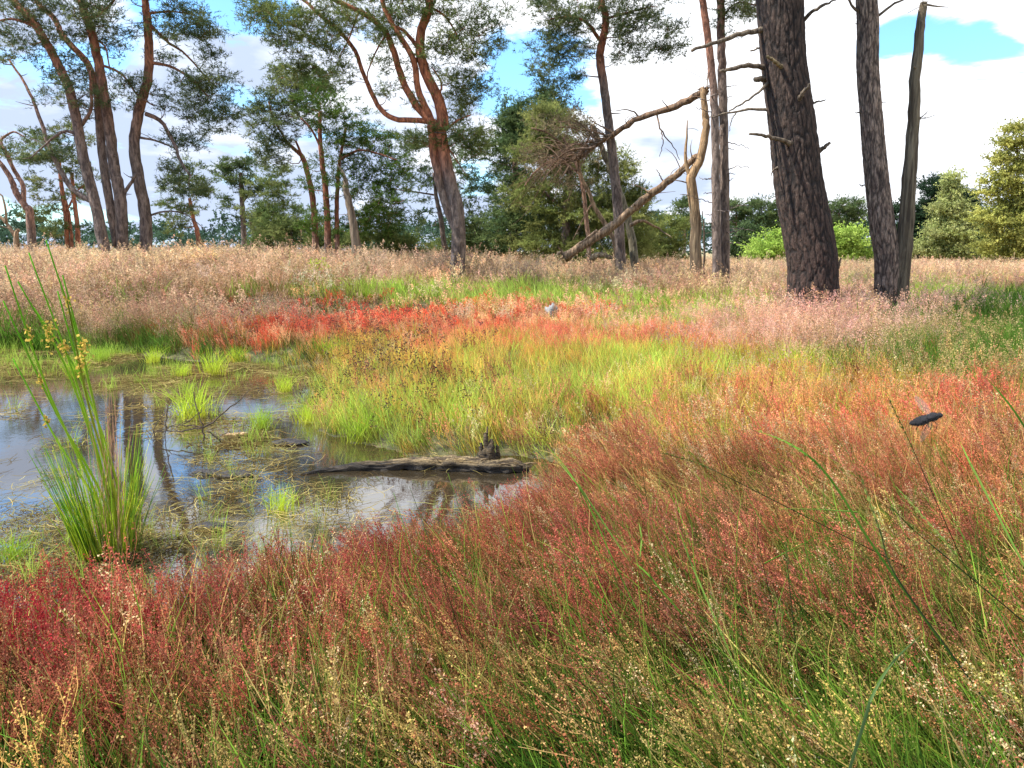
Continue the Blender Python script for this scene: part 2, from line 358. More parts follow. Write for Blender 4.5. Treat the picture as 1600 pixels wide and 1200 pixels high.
def litter(rng, n, rad, l0, w):
    m = MB()
    for _ in range(n):
        a = rng.rand()*6.28; d = np.array([np.cos(a), np.sin(a), 0]); c = np.array([rng.randn()*rad, rng.randn()*rad, .002+.012*rng.rand()]); l = l0*(.4+rng.rand())
        s = np.array([-d[1], d[0], 0]); t = np.linspace(-.5, .5, 5); bow = (rng.rand()-.5)*.5*l
        p = c+d*(t*l)[:, None]+s*(bow*(1-4*t*t))[:, None]; p[:, 2] += .012*rng.rand(5)
        V, Q, vc = ribbon(p, w*np.array([.4, 1, 1, 1, .3]), (s+np.array([0, 0, .5*rng.rand()])), rng.rand()*np.ones(5), .6+.7*rng.rand()); m.add(V, None, Q, vc)
    return m
def build_protos():
    g = np.random.RandomState(11)
    K = {
     'sorrel': [lambda: sorrel(g, 5, .035, .33, .0018, 105, .0013, 8), lambda: sorrel(g, 6, .07, .32, .0034, 40, .0020, 3), lambda: sorrel(g, 12, .2, .34, .008, 30, .003, 0)],
     'blade': [lambda: blades(g, 16, .03, .34, .0018), lambda: blades(g, 18, .06, .34, .0026), lambda: blades(g, 34, .18, .40, .006)],
     'bent': [lambda: bent(g, 5, .04, .48, .0008, 46, .0022, .5), lambda: bent(g, 7, .09, .50, .0013, 34, .0042, .6), lambda: bent(g, 15, .25, .55, .0030, 24, .0058, .75, 2.8)],
     'spike': [lambda: bent(g, 4, .05, .52, .0010, 14, .0035, .9, 3.2, .35, 5), lambda: bent(g, 5, .08, .52, .0012, 13, .0038, .9, 3.0, .35, 5), lambda: bent(g, 8, .15, .5, .002, 10, .006, .8, 2.5)],
     'litter': [lambda: litter(g, 16, .07, .16, .0016), lambda: litter(g, 16, .10, .2, .0022), lambda: litter(g, 16, .15, .3, .004)]}
    for k, fs in K.items():
        for lod, f in enumerate(fs):
            PROTO[k, lod] = [f().mesh('%s_tuft' % k, VEG, False, 'vc') for _ in range(7)]
build_protos()

def scatter(name, key, pts, rot, scl, c1, c2):
    """one ground-cover object: points with attributes, tufts instanced by a node group"""
    if not len(pts): return
    protos = PROTO[key]; n = len(pts)
    me = mesh_from(name, pts, attrs={'col': np.c_[c1, np.ones(n)], 'col2': np.c_[c2, np.ones(n)], 'rot': rot})
    a = me.attributes.new('scl', 'FLOAT', 'POINT'); a.data.foreach_set('value', np.asarray(scl, np.float32))
    a = me.attributes.new('idx', 'INT', 'POINT'); a.data.foreach_set('value', np.random.RandomState(3).randint(0, len(protos), n).astype(np.int32))
    o = bpy.data.objects.new(name, me); COL.objects.link(o)
    cname = 'tufts_%s_%d' % key; pc = bpy.data.collections.get(cname)
    if pc is None:
        pc = bpy.data.collections.new(cname)
        for i, m in enumerate(protos): pc.objects.link(bpy.data.objects.new('%s_tuft' % key[0], m))
    ng = bpy.data.node_groups.new(name, 'GeometryNodeTree')
    ng.interface.new_socket('Geometry', in_out='INPUT', socket_type='NodeSocketGeometry'); ng.interface.new_socket('Geometry', in_out='OUTPUT', socket_type='NodeSocketGeometry')
    N = ng.nodes.new; L = ng.links.new
    gi = N('NodeGroupInput'); go = N('NodeGroupOutput'); ip = N('GeometryNodeInstanceOnPoints'); ci = N('GeometryNodeCollectionInfo')
    ci.inputs['Collection'].default_value = pc; ci.inputs['Separate Children'].default_value = True; ci.inputs['Reset Children'].default_value = True
    def att(nm, ty):
        x = N('GeometryNodeInputNamedAttribute'); x.data_type = ty; x.inputs['Name'].default_value = nm; return x.outputs['Attribute']
    L(gi.outputs[0], ip.inputs['Points']); L(ci.outputs[0], ip.inputs['Instance']); ip.inputs['Pick Instance'].default_value = True
    L(att('idx', 'INT'), ip.inputs['Instance Index']); L(att('rot', 'FLOAT_VECTOR'), ip.inputs['Rotation']); L(att('scl', 'FLOAT'), ip.inputs['Scale'])
    L(ip.outputs[0], go.inputs[0])
    md = o.modifiers.new('tufts', 'NODES'); md.node_group = ng
    o['kind'] = 'stuff'; return o

def lin(*rgb):
    c = np.array(rgb, float)/255; return np.where(c <= .04045, c/12.92, ((c+.055)/1.055)**2.4)
# zones: species, head colour, stem colour (as seen, sRGB), brightness, height scale, patches (px, py, rx, ry, weight)
Z = [
 ('sorrel', (180, 92, 78), (134, 92, 60), .82, 1.0, [(560, 940, 420, 110, 1.0), (700, 860, 330, 90, .7), (950, 800, 220, 90, .7), (330, 1010, 200, 80, .6)]),
 ('sorrel', (170, 56, 60), (124, 60, 46), .75, 1.0, [(70, 1010, 190, 80, .75), (235, 950, 80, 60, .8), (0, 950, 120, 80, .35), (60, 1110, 120, 60, .35)]),
 ('sorrel', (188, 116, 88), (142, 110, 66), .85, 1.0, [(180, 1080, 330, 130, .8), (1150, 760, 500, 120, .5)]),
 ('sorrel', (222, 152, 108), (202, 160, 96), .95, .9, [(1150, 700, 420, 80, .9), (1500, 660, 240, 80, .8), (1000, 640, 200, 60, .4), (1200, 800, 350, 90, .5)]),
 ('sorrel', (236, 120, 98), (214, 136, 96), 1.0, .9, [(1400, 640, 110, 22, .6), (1530, 610, 60, 30, .7), (1160, 650, 120, 25, .3), (1450, 760, 200, 60, .15)]),
 ('sorrel', (188, 114, 84), (122, 106, 56), .82, 1.0, [(1350, 860, 450, 130, .9), (900, 930, 300, 130, .7), (500, 1080, 260, 90, .6)]),
 ('sorrel', (204, 172, 104), (104, 114, 46), .85, 1.0, [(1300, 1080, 480, 190, .6), (700, 1120, 420, 120, .5), (1520, 900, 160, 150, .4), (300, 1160, 300, 60, .45)]),
 ('sorrel', (198, 126, 96), (100, 104, 44), .8, 1.0, [(1100, 1020, 600, 200, .5), (400, 1130, 400, 90, .5), (1100, 900, 220, 80, .4)]),
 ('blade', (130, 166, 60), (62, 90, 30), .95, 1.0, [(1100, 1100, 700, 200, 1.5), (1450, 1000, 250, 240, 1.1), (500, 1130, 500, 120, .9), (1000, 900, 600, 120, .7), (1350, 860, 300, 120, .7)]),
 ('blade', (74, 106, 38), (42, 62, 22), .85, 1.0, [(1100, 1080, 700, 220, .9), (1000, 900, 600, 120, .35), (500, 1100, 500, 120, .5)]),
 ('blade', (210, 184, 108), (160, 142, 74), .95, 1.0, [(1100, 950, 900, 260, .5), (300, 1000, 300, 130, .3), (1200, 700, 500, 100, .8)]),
 ('bent', (210, 184, 138), (166, 156, 98), .95, .7, [(1100, 1000, 800, 260, .2), (500, 950, 500, 160, .15), (1200, 720, 400, 90, .45)]),
 # middle meadow
 ('blade', (190, 214, 92), (170, 182, 76), 1.1, .75, [(760, 640, 260, 55, 2.2), (960, 590, 240, 60, 2.0), (640, 590, 130, 50, .8), (1120, 560, 200, 38, 1.4), (560, 660, 70, 40, 1.2), (880, 560, 180, 22, .8), (1300, 560, 120, 25, .6), (1200, 620, 200, 50, .3)]),
 ('blade', (238, 200, 92), (226, 176, 80), 1.1, .7, [(700, 570, 200, 40, 1.0), (950, 620, 260, 60, 1.0), (1180, 570, 260, 45, 1.5), (860, 545, 300, 20, .9), (1200, 640, 300, 60, 1.2), (1350, 600, 220, 36, 1.2), (1500, 650, 200, 60, .5)]),
 ('sorrel', (242, 172, 104), (234, 166, 92), 1.0, .6, [(620, 560, 130, 36, .8), (760, 545, 200, 16, .4), (1050, 560, 320, 40, .3), (1240, 590, 200, 35, .7), (540, 620, 50, 30, .3)]),
 ('sorrel', (232, 136, 104), (224, 158, 114), 1.05, .7, [(880, 510, 220, 13, 1.8), (1080, 514, 140, 14, 1.0), (700, 512, 60, 8, .5)]),
 ('sorrel', (226, 106, 80), (218, 126, 88), 1.0, .75, [(600, 480, 160, 22, 2.8), (450, 486, 100, 20, 2.6), (770, 472, 60, 12, .9), (900, 472, 70, 10, .6), (540, 502, 150, 9, 1.0)]),
 ('sorrel', (234, 178, 132), (224, 184, 130), 1.0, .8, [(660, 466, 220, 18, 1.1), (900, 466, 150, 16, 1.2), (480, 508, 120, 10, 1.2), (640, 500, 120, 8, .8), (1000, 494, 300, 16, .8), (350, 480, 70, 15, .4)]),
 ('spike', (92, 66, 66), (136, 150, 80), .75, .9, [(620, 590, 150, 70, .3), (450, 530, 100, 40, .25), (800, 650, 160, 40, .12), (440, 480, 80, 25, .10)]),
 ('blade', (184, 208, 96), (156, 170, 76), 1.1, .8, [(560, 440, 180, 13, 3.0), (740, 440, 210, 13, 3.0), (860, 438, 80, 13, 2.4), (1010, 475, 95, 24, 2.4), (1210, 428, 100, 12, 1.8), (1490, 442, 110, 18, 2.4), (1150, 470, 90, 20, 1.6), (1320, 430, 100, 14, 1.6), (820, 455, 190, 10, 1.4)]),
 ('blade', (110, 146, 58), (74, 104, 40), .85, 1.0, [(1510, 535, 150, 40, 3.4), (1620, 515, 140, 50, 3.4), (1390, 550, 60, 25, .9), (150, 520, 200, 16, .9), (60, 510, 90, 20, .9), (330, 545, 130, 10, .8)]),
 ('bent', (190, 164, 112), (150, 140, 84), .9, .85, [(1500, 550, 170, 40, .6)]),
 ('bent', (230, 186, 160), (196, 146, 110), .88, .8, [(1260, 500, 110, 36, 1.0), (1380, 500, 80, 36, .8), (1150, 480, 90, 25, .4), (960, 490, 40, 16, .15), (1480, 470, 80, 14, .3)]),
 ('bent', (218, 172, 142), (192, 148, 110), .95, .8, [(1180, 510, 160, 35, .5), (1300, 535, 120, 22, .4), (1100, 430, 500, 14, .5), (1500, 430, 200, 10, .5)]),
 ('bent', (214, 182, 146), (188, 158, 112), .95, 1.0, [(800, 404, 1400, 16, 2.2), (150, 430, 260, 30, 1.6), (300, 450, 180, 20, .9), (1100, 416, 500, 14, 1.0), (900, 440, 500, 12, .3)]),
 ('bent', (190, 154, 124), (160, 130, 88), .9, 1.0, [(200, 460, 260, 28, 1.7), (60, 480, 130, 30, 1.2), (420, 435, 130, 12, .5), (250, 495, 200, 12, .6)]),
 ('blade', (150, 170, 84), (120, 134, 64), .95, 1.1, [(200, 455, 260, 40, .5), (100, 480, 160, 30, .4)]),
]
def dens_zones(px, py, x, y):
    nx = px+(fbm(x, y, 1.3, 3, 21)-.5)*110; ny = py+(fbm(x, y, 1.3, 3, 27)-.5)*np.clip((py-380)*.28, 8, 90)
    Wt = []
    for z in Z:
        w = 0
        for (cx, cy, rx, ry, k) in z[5]: w = w+k*np.exp(-(((nx-cx)/rx)**2+((ny-cy)/ry)**2))
        Wt.append(w)
    return np.array(Wt)
NAMES = {'sorrel': ('sorrel_ground_cover', 'field of small red and cream seeded sorrel stems'), 'blade': ('green_grass', 'loose green and yellow grass blades across the meadow'),
         'bent': ('dry_bent_grass', 'airy pink and straw coloured seeding grass on the far bank'), 'spike': ('dark_seeded_grass', 'thin grass stems carrying dark purple spikelets'), 'litter': ('floating_grass_litter', 'matted dead grass floating on the pond')}
def euler(tx, ty, spin):
    cz, sz, cx, sx, cy, sy = np.cos(spin), np.sin(spin), np.cos(tx), np.sin(tx), np.cos(ty), np.sin(ty)
    # R = Ry(ty) Rx(tx) Rz(spin)
    R00 = cy*cz+sy*sx*sz; R10 = cx*sz; R20 = -sy*cz+cy*sx*sz; R21 = sy*sz+cy*sx*cz; R22 = cy*cx
    return np.stack([np.arctan2(R21, R22), np.arcsin(np.clip(-R20, -1, 1)), np.arctan2(R10, R00)], 1)
BUF = {}
def push(sp, lod, P_, rot, scl, c1, c2):
    BUF.setdefault((sp, lod), []).append((P_, rot, scl, c1, c2))
def build_cover():
    g = np.random.RandomState(5)
    bands = [(1.0, 2.2, 620, 0), (2.2, 4.2, 400, 0), (4.2, 6.5, 260, 1), (6.5, 10.5, 150, 1), (10.5, 17, 26, 2), (17, 30, 9, 2), (30, 62, 2.2, 2)]
    for (a, b, dn, lod) in bands:
        wmax = .78*b+1.2; n = int((b-a)*2*wmax*dn); y = a+(b-a)*g.rand(n); x = (g.rand(n)*2-1)*wmax
        k = np.abs(x) < .78*y+1.2; x, y = x[k], y[k]; s = shore(x, y); k = s > (-.30 if b < 5 else .02); x, y, s = x[k], y[k], s[k]; z = G(x, y)
        px, py = proj(x, y, z+np.where(y < 10, .2, .32))
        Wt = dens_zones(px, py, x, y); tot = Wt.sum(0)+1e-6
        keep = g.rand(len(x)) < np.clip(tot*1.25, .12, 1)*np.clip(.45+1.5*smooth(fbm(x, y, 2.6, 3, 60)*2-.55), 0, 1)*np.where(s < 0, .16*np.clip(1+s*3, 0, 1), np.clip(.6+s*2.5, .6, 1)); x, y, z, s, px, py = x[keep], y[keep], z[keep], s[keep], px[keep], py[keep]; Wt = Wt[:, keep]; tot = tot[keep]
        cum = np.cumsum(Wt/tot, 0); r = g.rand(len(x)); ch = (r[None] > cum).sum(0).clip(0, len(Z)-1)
        for i, zz in enumerate(Z):
            m = ch == i; q = m.sum()
            if not q: continue
            pts = np.stack([x[m], y[m], np.maximum(z[m], -.03)], 1)
            lean = .18 + .62*smooth((px[m]-250)/700)*smooth((6.0-y[m])/3)       # foreground stems are blown over to the left
            rot = euler(.16*g.randn(q), -lean+.16*g.randn(q), g.rand(q)*6.28)
            sc = zz[4]*(.75+.5*g.rand(q))*(.80+.42*fbm(x[m], y[m], .8 if b > 11 else 2.0, 3, 95))*np.clip(.62+s[m]*1.1, .62, 1)
            jit = (.6+.8*g.rand(q, 1))*zz[3]*(.72+.56*fbm(x[m], y[m], 3.2, 3, 90)[:, None]); hue = 1+.07*g.randn(q, 3)
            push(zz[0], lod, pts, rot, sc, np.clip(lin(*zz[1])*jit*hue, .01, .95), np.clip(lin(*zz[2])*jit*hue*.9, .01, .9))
    # short undergrowth so that little soil shows
    for (a, b, dn, lod) in [(1.0, 4.2, 190, 0), (4.2, 10.5, 60, 1), (10.5, 30, 5, 2)]:
        wmax = .78*b+1.2; n = int((b-a)*2*wmax*dn); y = a+(b-a)*g.rand(n); x = (g.rand(n)*2-1)*wmax
        k = (np.abs(x) < .78*y+1.2) & (shore(x, y) > 0.0); x, y = x[k], y[k]; q = len(x)
        px, py = proj(x, y, G(x, y)+.2); red = np.exp(-((px-90)/220)**2-((py-1020)/160)**2)[:, None]
        f = smooth(fbm(x, y, 1.1, 3, 40)*2-.5)[:, None]
        c = lin(128, 138, 50)*f+lin(170, 120, 66)*(1-f); c = c*(1-red)+lin(130, 60, 45)*red
        push('blade', lod, np.stack([x, y, G(x, y)], 1), np.stack([.3*g.randn(q), -.2+.3*g.randn(q), g.rand(q)*6.28], 1), .35+.3*g.rand(q), c*(.42+.4*g.rand(q, 1)), c*.4)
    # the pond: floating litter and sparse emergent blades, in patches
    n = 42000; y = 2.2+8.5*g.rand(n); x = (g.rand(n)*2-1)*9; s = shore(x, y); z0 = seg_sd(x, y, PONDS[0])
    px, py = proj(x, y, 0*x)
    patch = fbm(x, y, 1.6, 4, 50); w = np.zeros(n)
    for (cx, cy, rx, ry, k) in [(300, 560, 230, 16, 1.2), (300, 640, 60, 30, .7), (430, 650, 60, 30, .9), (180, 570, 60, 16, .8), (100, 860, 170, 50, 1.0), (350, 720, 120, 30, .35), (330, 800, 110, 25, .5), (480, 790, 60, 25, .5), (30, 570, 80, 18, .8), (120, 690, 60, 25, .3), (0, 640, 80, 20, .3), (560, 780, 70, 20, .3), (60, 900, 200, 40, .9), (420, 690, 100, 16, .8), (270, 850, 160, 22, .6), (520, 700, 80, 20, .8), (600, 800, 120, 22, .5), (220, 600, 120, 14, .6), (20, 760, 90, 30, .45), (420, 740, 90, 25, .5)]:
        w += k*np.exp(-((px-cx)/rx)**2-((py-cy)/ry)**2)
    edge = np.exp(-np.abs(s)/.10)*.5
    k = (s < .05) & (z0 < .1) & (g.rand(n) < np.clip((w+edge)*smooth((patch-.40)/.22)*.68, 0, 1)) & (y > 2.2)
    x, y, s = x[k], y[k], s[k]; q = len(x); lod = np.where(y < 5, 0, 1)
    f = g.rand(q, 1); c = lin(212, 190, 120)*f+lin(150, 150, 90)*(1-f); c = np.where(g.rand(q, 1) < .38, lin(64, 50, 36)*np.ones((q, 3)), c)
    for ld in (0, 1):
        m = (lod == ld); push('litter', ld, np.stack([x[m], y[m], np.full(m.sum(), .004)], 1), np.stack([.04*g.randn(m.sum()), .04*g.randn(m.sum()), g.rand(m.sum())*6.28], 1), .6+.7*g.rand(m.sum()), (c*(.7+.5*g.rand(q, 1)))[m], (lin(120, 100, 60)*np.ones((q, 3)))[m])
        e = m & (g.rand(q) < .22+.5*np.exp(-((proj(x, y, 0*x)[1]-556)/14)**2))
        push('blade', ld, np.stack([x[e], y[e], np.full(e.sum(), -.02)], 1), np.stack([.15*g.randn(e.sum()), .15*g.randn(e.sum()), g.rand(e.sum())*6.28], 1), .35+.4*g.rand(e.sum()), np.tile(lin(168, 208, 88), (e.sum(), 1))*(.7+.5*g.rand(e.sum(), 1)), np.tile(lin(160, 160, 60), (e.sum(), 1)))
    where = {0: 'nearest the camera', 1: 'in the middle of the meadow', 2: 'on the far bank and field'}
    tot = 0
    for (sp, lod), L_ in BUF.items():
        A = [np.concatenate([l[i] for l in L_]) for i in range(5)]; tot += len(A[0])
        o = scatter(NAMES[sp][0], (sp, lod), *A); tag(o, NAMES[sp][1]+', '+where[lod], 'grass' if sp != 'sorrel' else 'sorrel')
    print('tufts', tot)
build_cover()

# ------------------------------------------------------------------ trees
def needles(mb, rng, c, outward, d, dens, col, kind='pine', size=1.0):
    """clumps of shoots at the centres c; needle size follows the kind of tree"""
    lod = max(1.0, d/17.0)
    if kind == 'pine': ns, nn, L_, w, sl = int(10*dens), 13, .075*lod**.5, .0062*lod, .21*size
    elif kind == 'bushy': ns, nn, L_, w, sl = int(14*dens), 14, .075*lod**.6, .0078*lod, .30*size
    else: ns, nn, L_, w, sl = int(13*dens), 10, .042*lod, .015*lod, .32*size
    n = len(c)*ns; cc = np.repeat(c, ns, 0); out = np.repeat(outward, ns, 0)
    dr = rng.randn(n, 3)*np.array([1, 1, .55])+out*.7+np.array([0, 0, .35]); dr /= np.linalg.norm(dr, axis=1)[:, None]
    l = sl*(.5+.8*rng.rand(n, 1)); start = cc+rng.randn(n, 3)*np.array([.085, .085, .035])*size
    tintc = np.repeat(.6+.75*rng.rand(len(c), 1), ns, 0)*(.8+.4*rng.rand(n, 1))
    hue = np.repeat(rng.rand(len(c), 1), ns, 0)
    cr = (np.array(col[0])*(1-hue)+np.array(col[1])*hue)*tintc
    m = n*nn; b = np.repeat(start, nn, 0); D = np.repeat(dr, nn, 0); u = rng.rand(m, 1); b = b+D*u*np.repeat(l, nn, 0)
    nd = rng.randn(m, 3)*.75+D*.75; nd /= np.linalg.norm(nd, axis=1)[:, None]
    if kind == 'leaf': nd = rng.randn(m, 3); nd /= np.linalg.norm(nd, axis=1)[:, None]
    sdv = np.cross(nd, rng.randn(m, 3)); sdv /= np.linalg.norm(sdv, axis=1)[:, None]+1e-9
    ll = L_*(.7+.6*rng.rand(m, 1))
    if kind == 'leaf':
        V = np.stack([b, b+nd*ll*.5+sdv*w, b+nd*ll, b+nd*ll*.5-sdv*w], 1).reshape(-1, 3); mb.add(V, None, np.arange(m*4).reshape(-1, 4), np.repeat(np.repeat(cr, nn, 0)*(.8+.4*rng.rand(m, 1)), 4, 0))
    else:
        V = np.stack([b-sdv*w, b+sdv*w, b+nd*ll], 1).reshape(-1, 3); mb.add(V, np.arange(m*3).reshape(-1, 3), None, np.repeat(np.repeat(cr, nn, 0)*(.85+.3*rng.rand(m, 1)), 3, 0))
GREEN = ((.09, .135, .042), (.24, .27, .09))
BLUEG = ((.075, .115, .05), (.20, .225, .09))
WARMG = ((.09, .125, .04), (.19, .20, .07))
BROWNG = ((.14, .12, .065), (.24, .20, .11))
OLIVE = ((.13, .17, .045), (.25, .27, .08))
BIRCH = ((.30, .32, .08), (.48, .45, .13))
LIME = ((.28, .40, .07), (.42, .52, .12))
DULL = ((.075, .12, .05), (.14, .18, .065))
TSEED = [100]
def barkcol(p, base, top, z0, z1):
    t = smooth((p[:, 2]-z0)/(z1-z0))[:, None]; return np.array(base)*(1-t)+np.array(top)*t
def tree(name, label, d, stems, blobs, kind='pine', col=GREEN, group=None, wander=.5, base_c=(1, .95, .9), top_c=(1.75, .85, .5), orange=(2.5, 5.5), mat=None, sides=9, nc=1.0, stubs=0, dead=(), tipr=.3, twig_c=None, clump=1.0, dens=1.0):
    """stems: (pixels..., base width px, tip width px); blobs: (px, py, rx, ry, clumps)"""
    TSEED[0] += 1; rng = np.random.RandomState(TSEED[0])
    S = []; sc = d/F; b0 = None
    for si, (pts, w0, w1) in enumerate(stems):
        p3 = np.array([P(a[0], a[1], d+(a[2] if len(a) > 2 else 0)) for a in pts])
        if si == 0: 
            g0 = float(G(p3[0, 0], p3[0, 1])); p3[0, 2] = min(p3[0, 2], g0+.05)-.25; b0 = np.array([p3[0, 0], p3[0, 1], g0])
        if wander and si:      # limbs swing towards or away from the viewer
            amp = (rng.rand()-.5)*2*wander; t = np.linspace(0, 1, len(p3)); sh = amp*np.linalg.norm(p3[-1]-p3[0])*.45*t**1.3
            v = p3-np.array([0, 0, CAMZ]); p3 = np.array([0, 0, CAMZ])+v*((p3[:, 1]+sh)/p3[:, 1])[:, None]
        n = max(8, int(np.linalg.norm(np.diff(p3, axis=0), axis=1).sum()/.12)); n = min(n, 70); q = spline(p3, n)
        q[1:-1] += rng.randn(n-2, 3)*.006*np.array([1, 1, .3])
        r = np.interp(np.linspace(0, 1, n), [0, 1], [w0*sc/2, w1*sc/2])
        if si == 0: r = r*(1+.25*np.exp(-(q[:, 2]-q[0, 2])/.35))
        S.append((q, r))
    root = empty(name, b0, label, 'tree', group) if name != 'dead_tree' else empty(name, b0, label, 'dead tree', group)
    mat = mat or BARK
    def C(q): return barkcol(q, base_c, top_c, b0[2]+orange[0], b0[2]+orange[1])
    mb = MB()
    for q, r in S[:1]: tube(mb, q, r, sides, C(q), .06, rng)
    for q, r in S[1:]:
        if w0 > 0: tube(mb, q, r, max(6, sides-2), C(q), .06, rng)
    # knots and dead stubs on the main stem
    for _ in range(stubs):
        q, r = S[rng.randint(len(S))]; i = rng.randint(int(len(q)*.2), len(q)-1); a = rng.rand()*6.28; l = .1+.5*rng.rand()**2
        e = q[i]+np.array([np.cos(a)*l, np.sin(a)*l, (rng.rand()-.35)*l*.8]); m_ = (q[i]+e)/2+rng.randn(3)*.04*l
        pp = spline([q[i], m_, e], 6); tube(mb, pp, np.linspace(min(.02, r[i]*.4), .004, 6), 5, (.9, .85, .8), 0, rng)
    for (pts, w0, w1) in dead:
        dd = MB(); p3 = np.array([P(a[0], a[1], d+(a[2] if len(a) > 2 else 0)) for a in pts]); q = spline(p3, 14); q[1:] += rng.randn(13, 3)*.01
        tube(dd, q, np.linspace(w0*sc/2, w1*sc/2, 14), 7, (1, 1, 1), .08, rng); dd.obj('dead_branch', mat, root, True, b0)
    if blobs:
        cen = []; outw = []
        for (px, py, rx, ry, k) in blobs:
            k = int(k*nc); c0 = P(px, py, d+rng.randn()*rx*sc*.3); u = rng.randn(k, 3); u /= np.linalg.norm(u, axis=1)[:, None]; rr = rng.rand(k, 1)**.45
            o = u*rr*np.array([rx*sc, rx*sc*.95, ry*sc]); cen.append(c0+o); outw.append(u*rr*np.array([1, 1, .5]))
        cen = np.concatenate(cen); outw = np.concatenate(outw)
        ok = cen[:, 2] > G(cen[:, 0], cen[:, 1])+.15; cen, outw = cen[ok], outw[ok]
        # limbs: join each clump to the nearest wood already grown
        nodes = np.concatenate([q[int(len(q)*.25):] for q, r in S]); rad = np.concatenate([r[int(len(q)*.25):] for q, r in S])
        dist = np.array([np.min(np.linalg.norm(nodes-c, axis=1)) for c in cen]); order = np.argsort(dist)
        br = mb; cap_r = .035*max(1, d/25)**.5
        for i in order:
            c = cen[i]; dv = nodes-c; dl = np.linalg.norm(dv, axis=1)+.6*np.maximum(0, nodes[:, 2]-c[2])+.25*np.maximum(0, c[2]-nodes[:, 2]-1.0); j = np.argmin(dl)
            L_ = np.linalg.norm(nodes[j]-c)
            if L_ < .08: continue
            mid = (nodes[j]+c)/2+rng.randn(3)*L_*.13+np.array([0, 0, -.07*L_]); k = max(4, min(12, int(L_/.18)))
            q = spline([nodes[j], mid, c], k); r0 = min(rad[j]*.7, max(.008, cap_r*(L_/1.5)**.6)); r = np.linspace(r0, max(.004, r0*.35), k)*(1 if d < 40 else 1.4)
            tube(br, q, r, 5 if d < 30 else 4, C(q) if twig_c is None else twig_c, 0, rng, False)
            nodes = np.vstack([nodes, q[1:]]); rad = np.concatenate([rad, r[1:]])
        fo = MB(); needles(fo, rng, cen, outw, d, dens, col, kind, clump); fo.obj('crown', NEEDLE if kind != 'leaf' else LEAF, root, False, b0)
    mb.obj('trunk', mat, root, True, b0)
    return root

# the forked pines at the left edge
tree('pine_tree', 'tall pine leaning left with a long dead side limb, leftmost trunk of the left cluster', 18,
     [([(170, 392), (150, 325), (130, 245), (117, 175), (105, 130), (80, 80), (52, 35), (21, 0), (-20, -60), (-60, -140)], 17.5, 8), ([(150, 318), (115, 297), (87, 252), (73, 217), (56, 168), (42, 136), (14, 93)], 9, 3),
      ([(130, 215), (104, 205), (80, 218), (50, 245)], 6, 2), ([(128, 195), (142, 172), (142, 140), (140, 110)], 6, 3), ([(62, 45), (20, 30), (-30, 40)], 5, 2)],
     [(60, 30, 75, 36, 60), (10, 70, 50, 26, 26), (-20, 0, 70, 50, 40), (100, 90, 40, 30, 14), (110, 150, 45, 22, 18), (70, 235, 45, 18, 26), (40, 245, 26, 8, 12), (-60, -120, 130, 60, 70), (30, -60, 100, 40, 50), (125, 20, 50, 30, 24)],
     col=BLUEG, group='forked pines of the left cluster', stubs=26)
tree('pine_tree', 'twin-stemmed pine whose two trunks rise side by side, middle of the left cluster', 18.3,
     [([(189, 392), (189, 322), (178, 259), (171, 196), (161, 140), (150, 77), (136, 28), (126, 0), (110, -70), (105, -150)], 19, 8), ([(184, 385), (168, 297), (157, 210), (150, 140), (136, 98), (101, 60), (84, 28), (56, 0), (40, -50)], 14, 6),
      ([(189, 310), (205, 285), (212, 272)], 6, 4), ([(162, 103), (190, 115), (215, 148), (240, 165)], 4, 2), ([(150, 60), (165, 75), (172, 110)], 3, 2), ([(140, 30), (170, 10), (190, -20)], 5, 3)],
     [(150, 40, 60, 30, 34), (110, 115, 35, 25, 12), (180, 150, 45, 18, 18), (175, 60, 30, 40, 14), (100, -60, 120, 50, 70), (160, -130, 140, 50, 70), (195, 130, 30, 22, 10), (130, 170, 20, 18, 6)],
     col=BLUEG, group='forked pines of the left cluster', stubs=30)
tree('pine_tree', 'curved single pine with drooping foliage on its right side, rightmost of the left cluster', 18.6,
     [([(221, 392), (228, 343), (217, 280), (210, 224), (217, 175), (231, 122), (233, 70), (229, 21), (227, 0), (225, -70), (235, -150)], 19, 8), ([(228, 178), (252, 190), (272, 225), (284, 255), (298, 275)], 7, 3),
      ([(236, 98), (270, 105), (300, 125), (325, 150)], 5, 2), ([(236, 40), (262, 65), (290, 85), (330, 130)], 5, 2), ([(235, 20), (262, 18), (290, 20)], 4, 2), ([(219, 215), (245, 220), (275, 232)], 4, 2), ([(236, 336), (260, 330), (290, 335), (322, 360)], 3.5, 1)],
     [(290, 30, 50, 30, 44), (320, 50, 32, 16, 18), (320, 130, 46, 28, 44), (345, 175, 24, 24, 22), (300, 165, 40, 30, 18), (255, 60, 40, 35, 16), (285, 225, 32, 14, 16), (285, 290, 34, 22, 24), (262, 150, 30, 26, 10), (320, 195, 30, 18, 14), (275, 262, 20, 12, 8), (230, -60, 110, 45, 60), (290, -120, 130, 50, 60), (330, 85, 26, 14, 8), (290, 330, 12, 8, 3)],
     col=BLUEG, group='forked pines of the left cluster', stubs=34, nc=1.15)
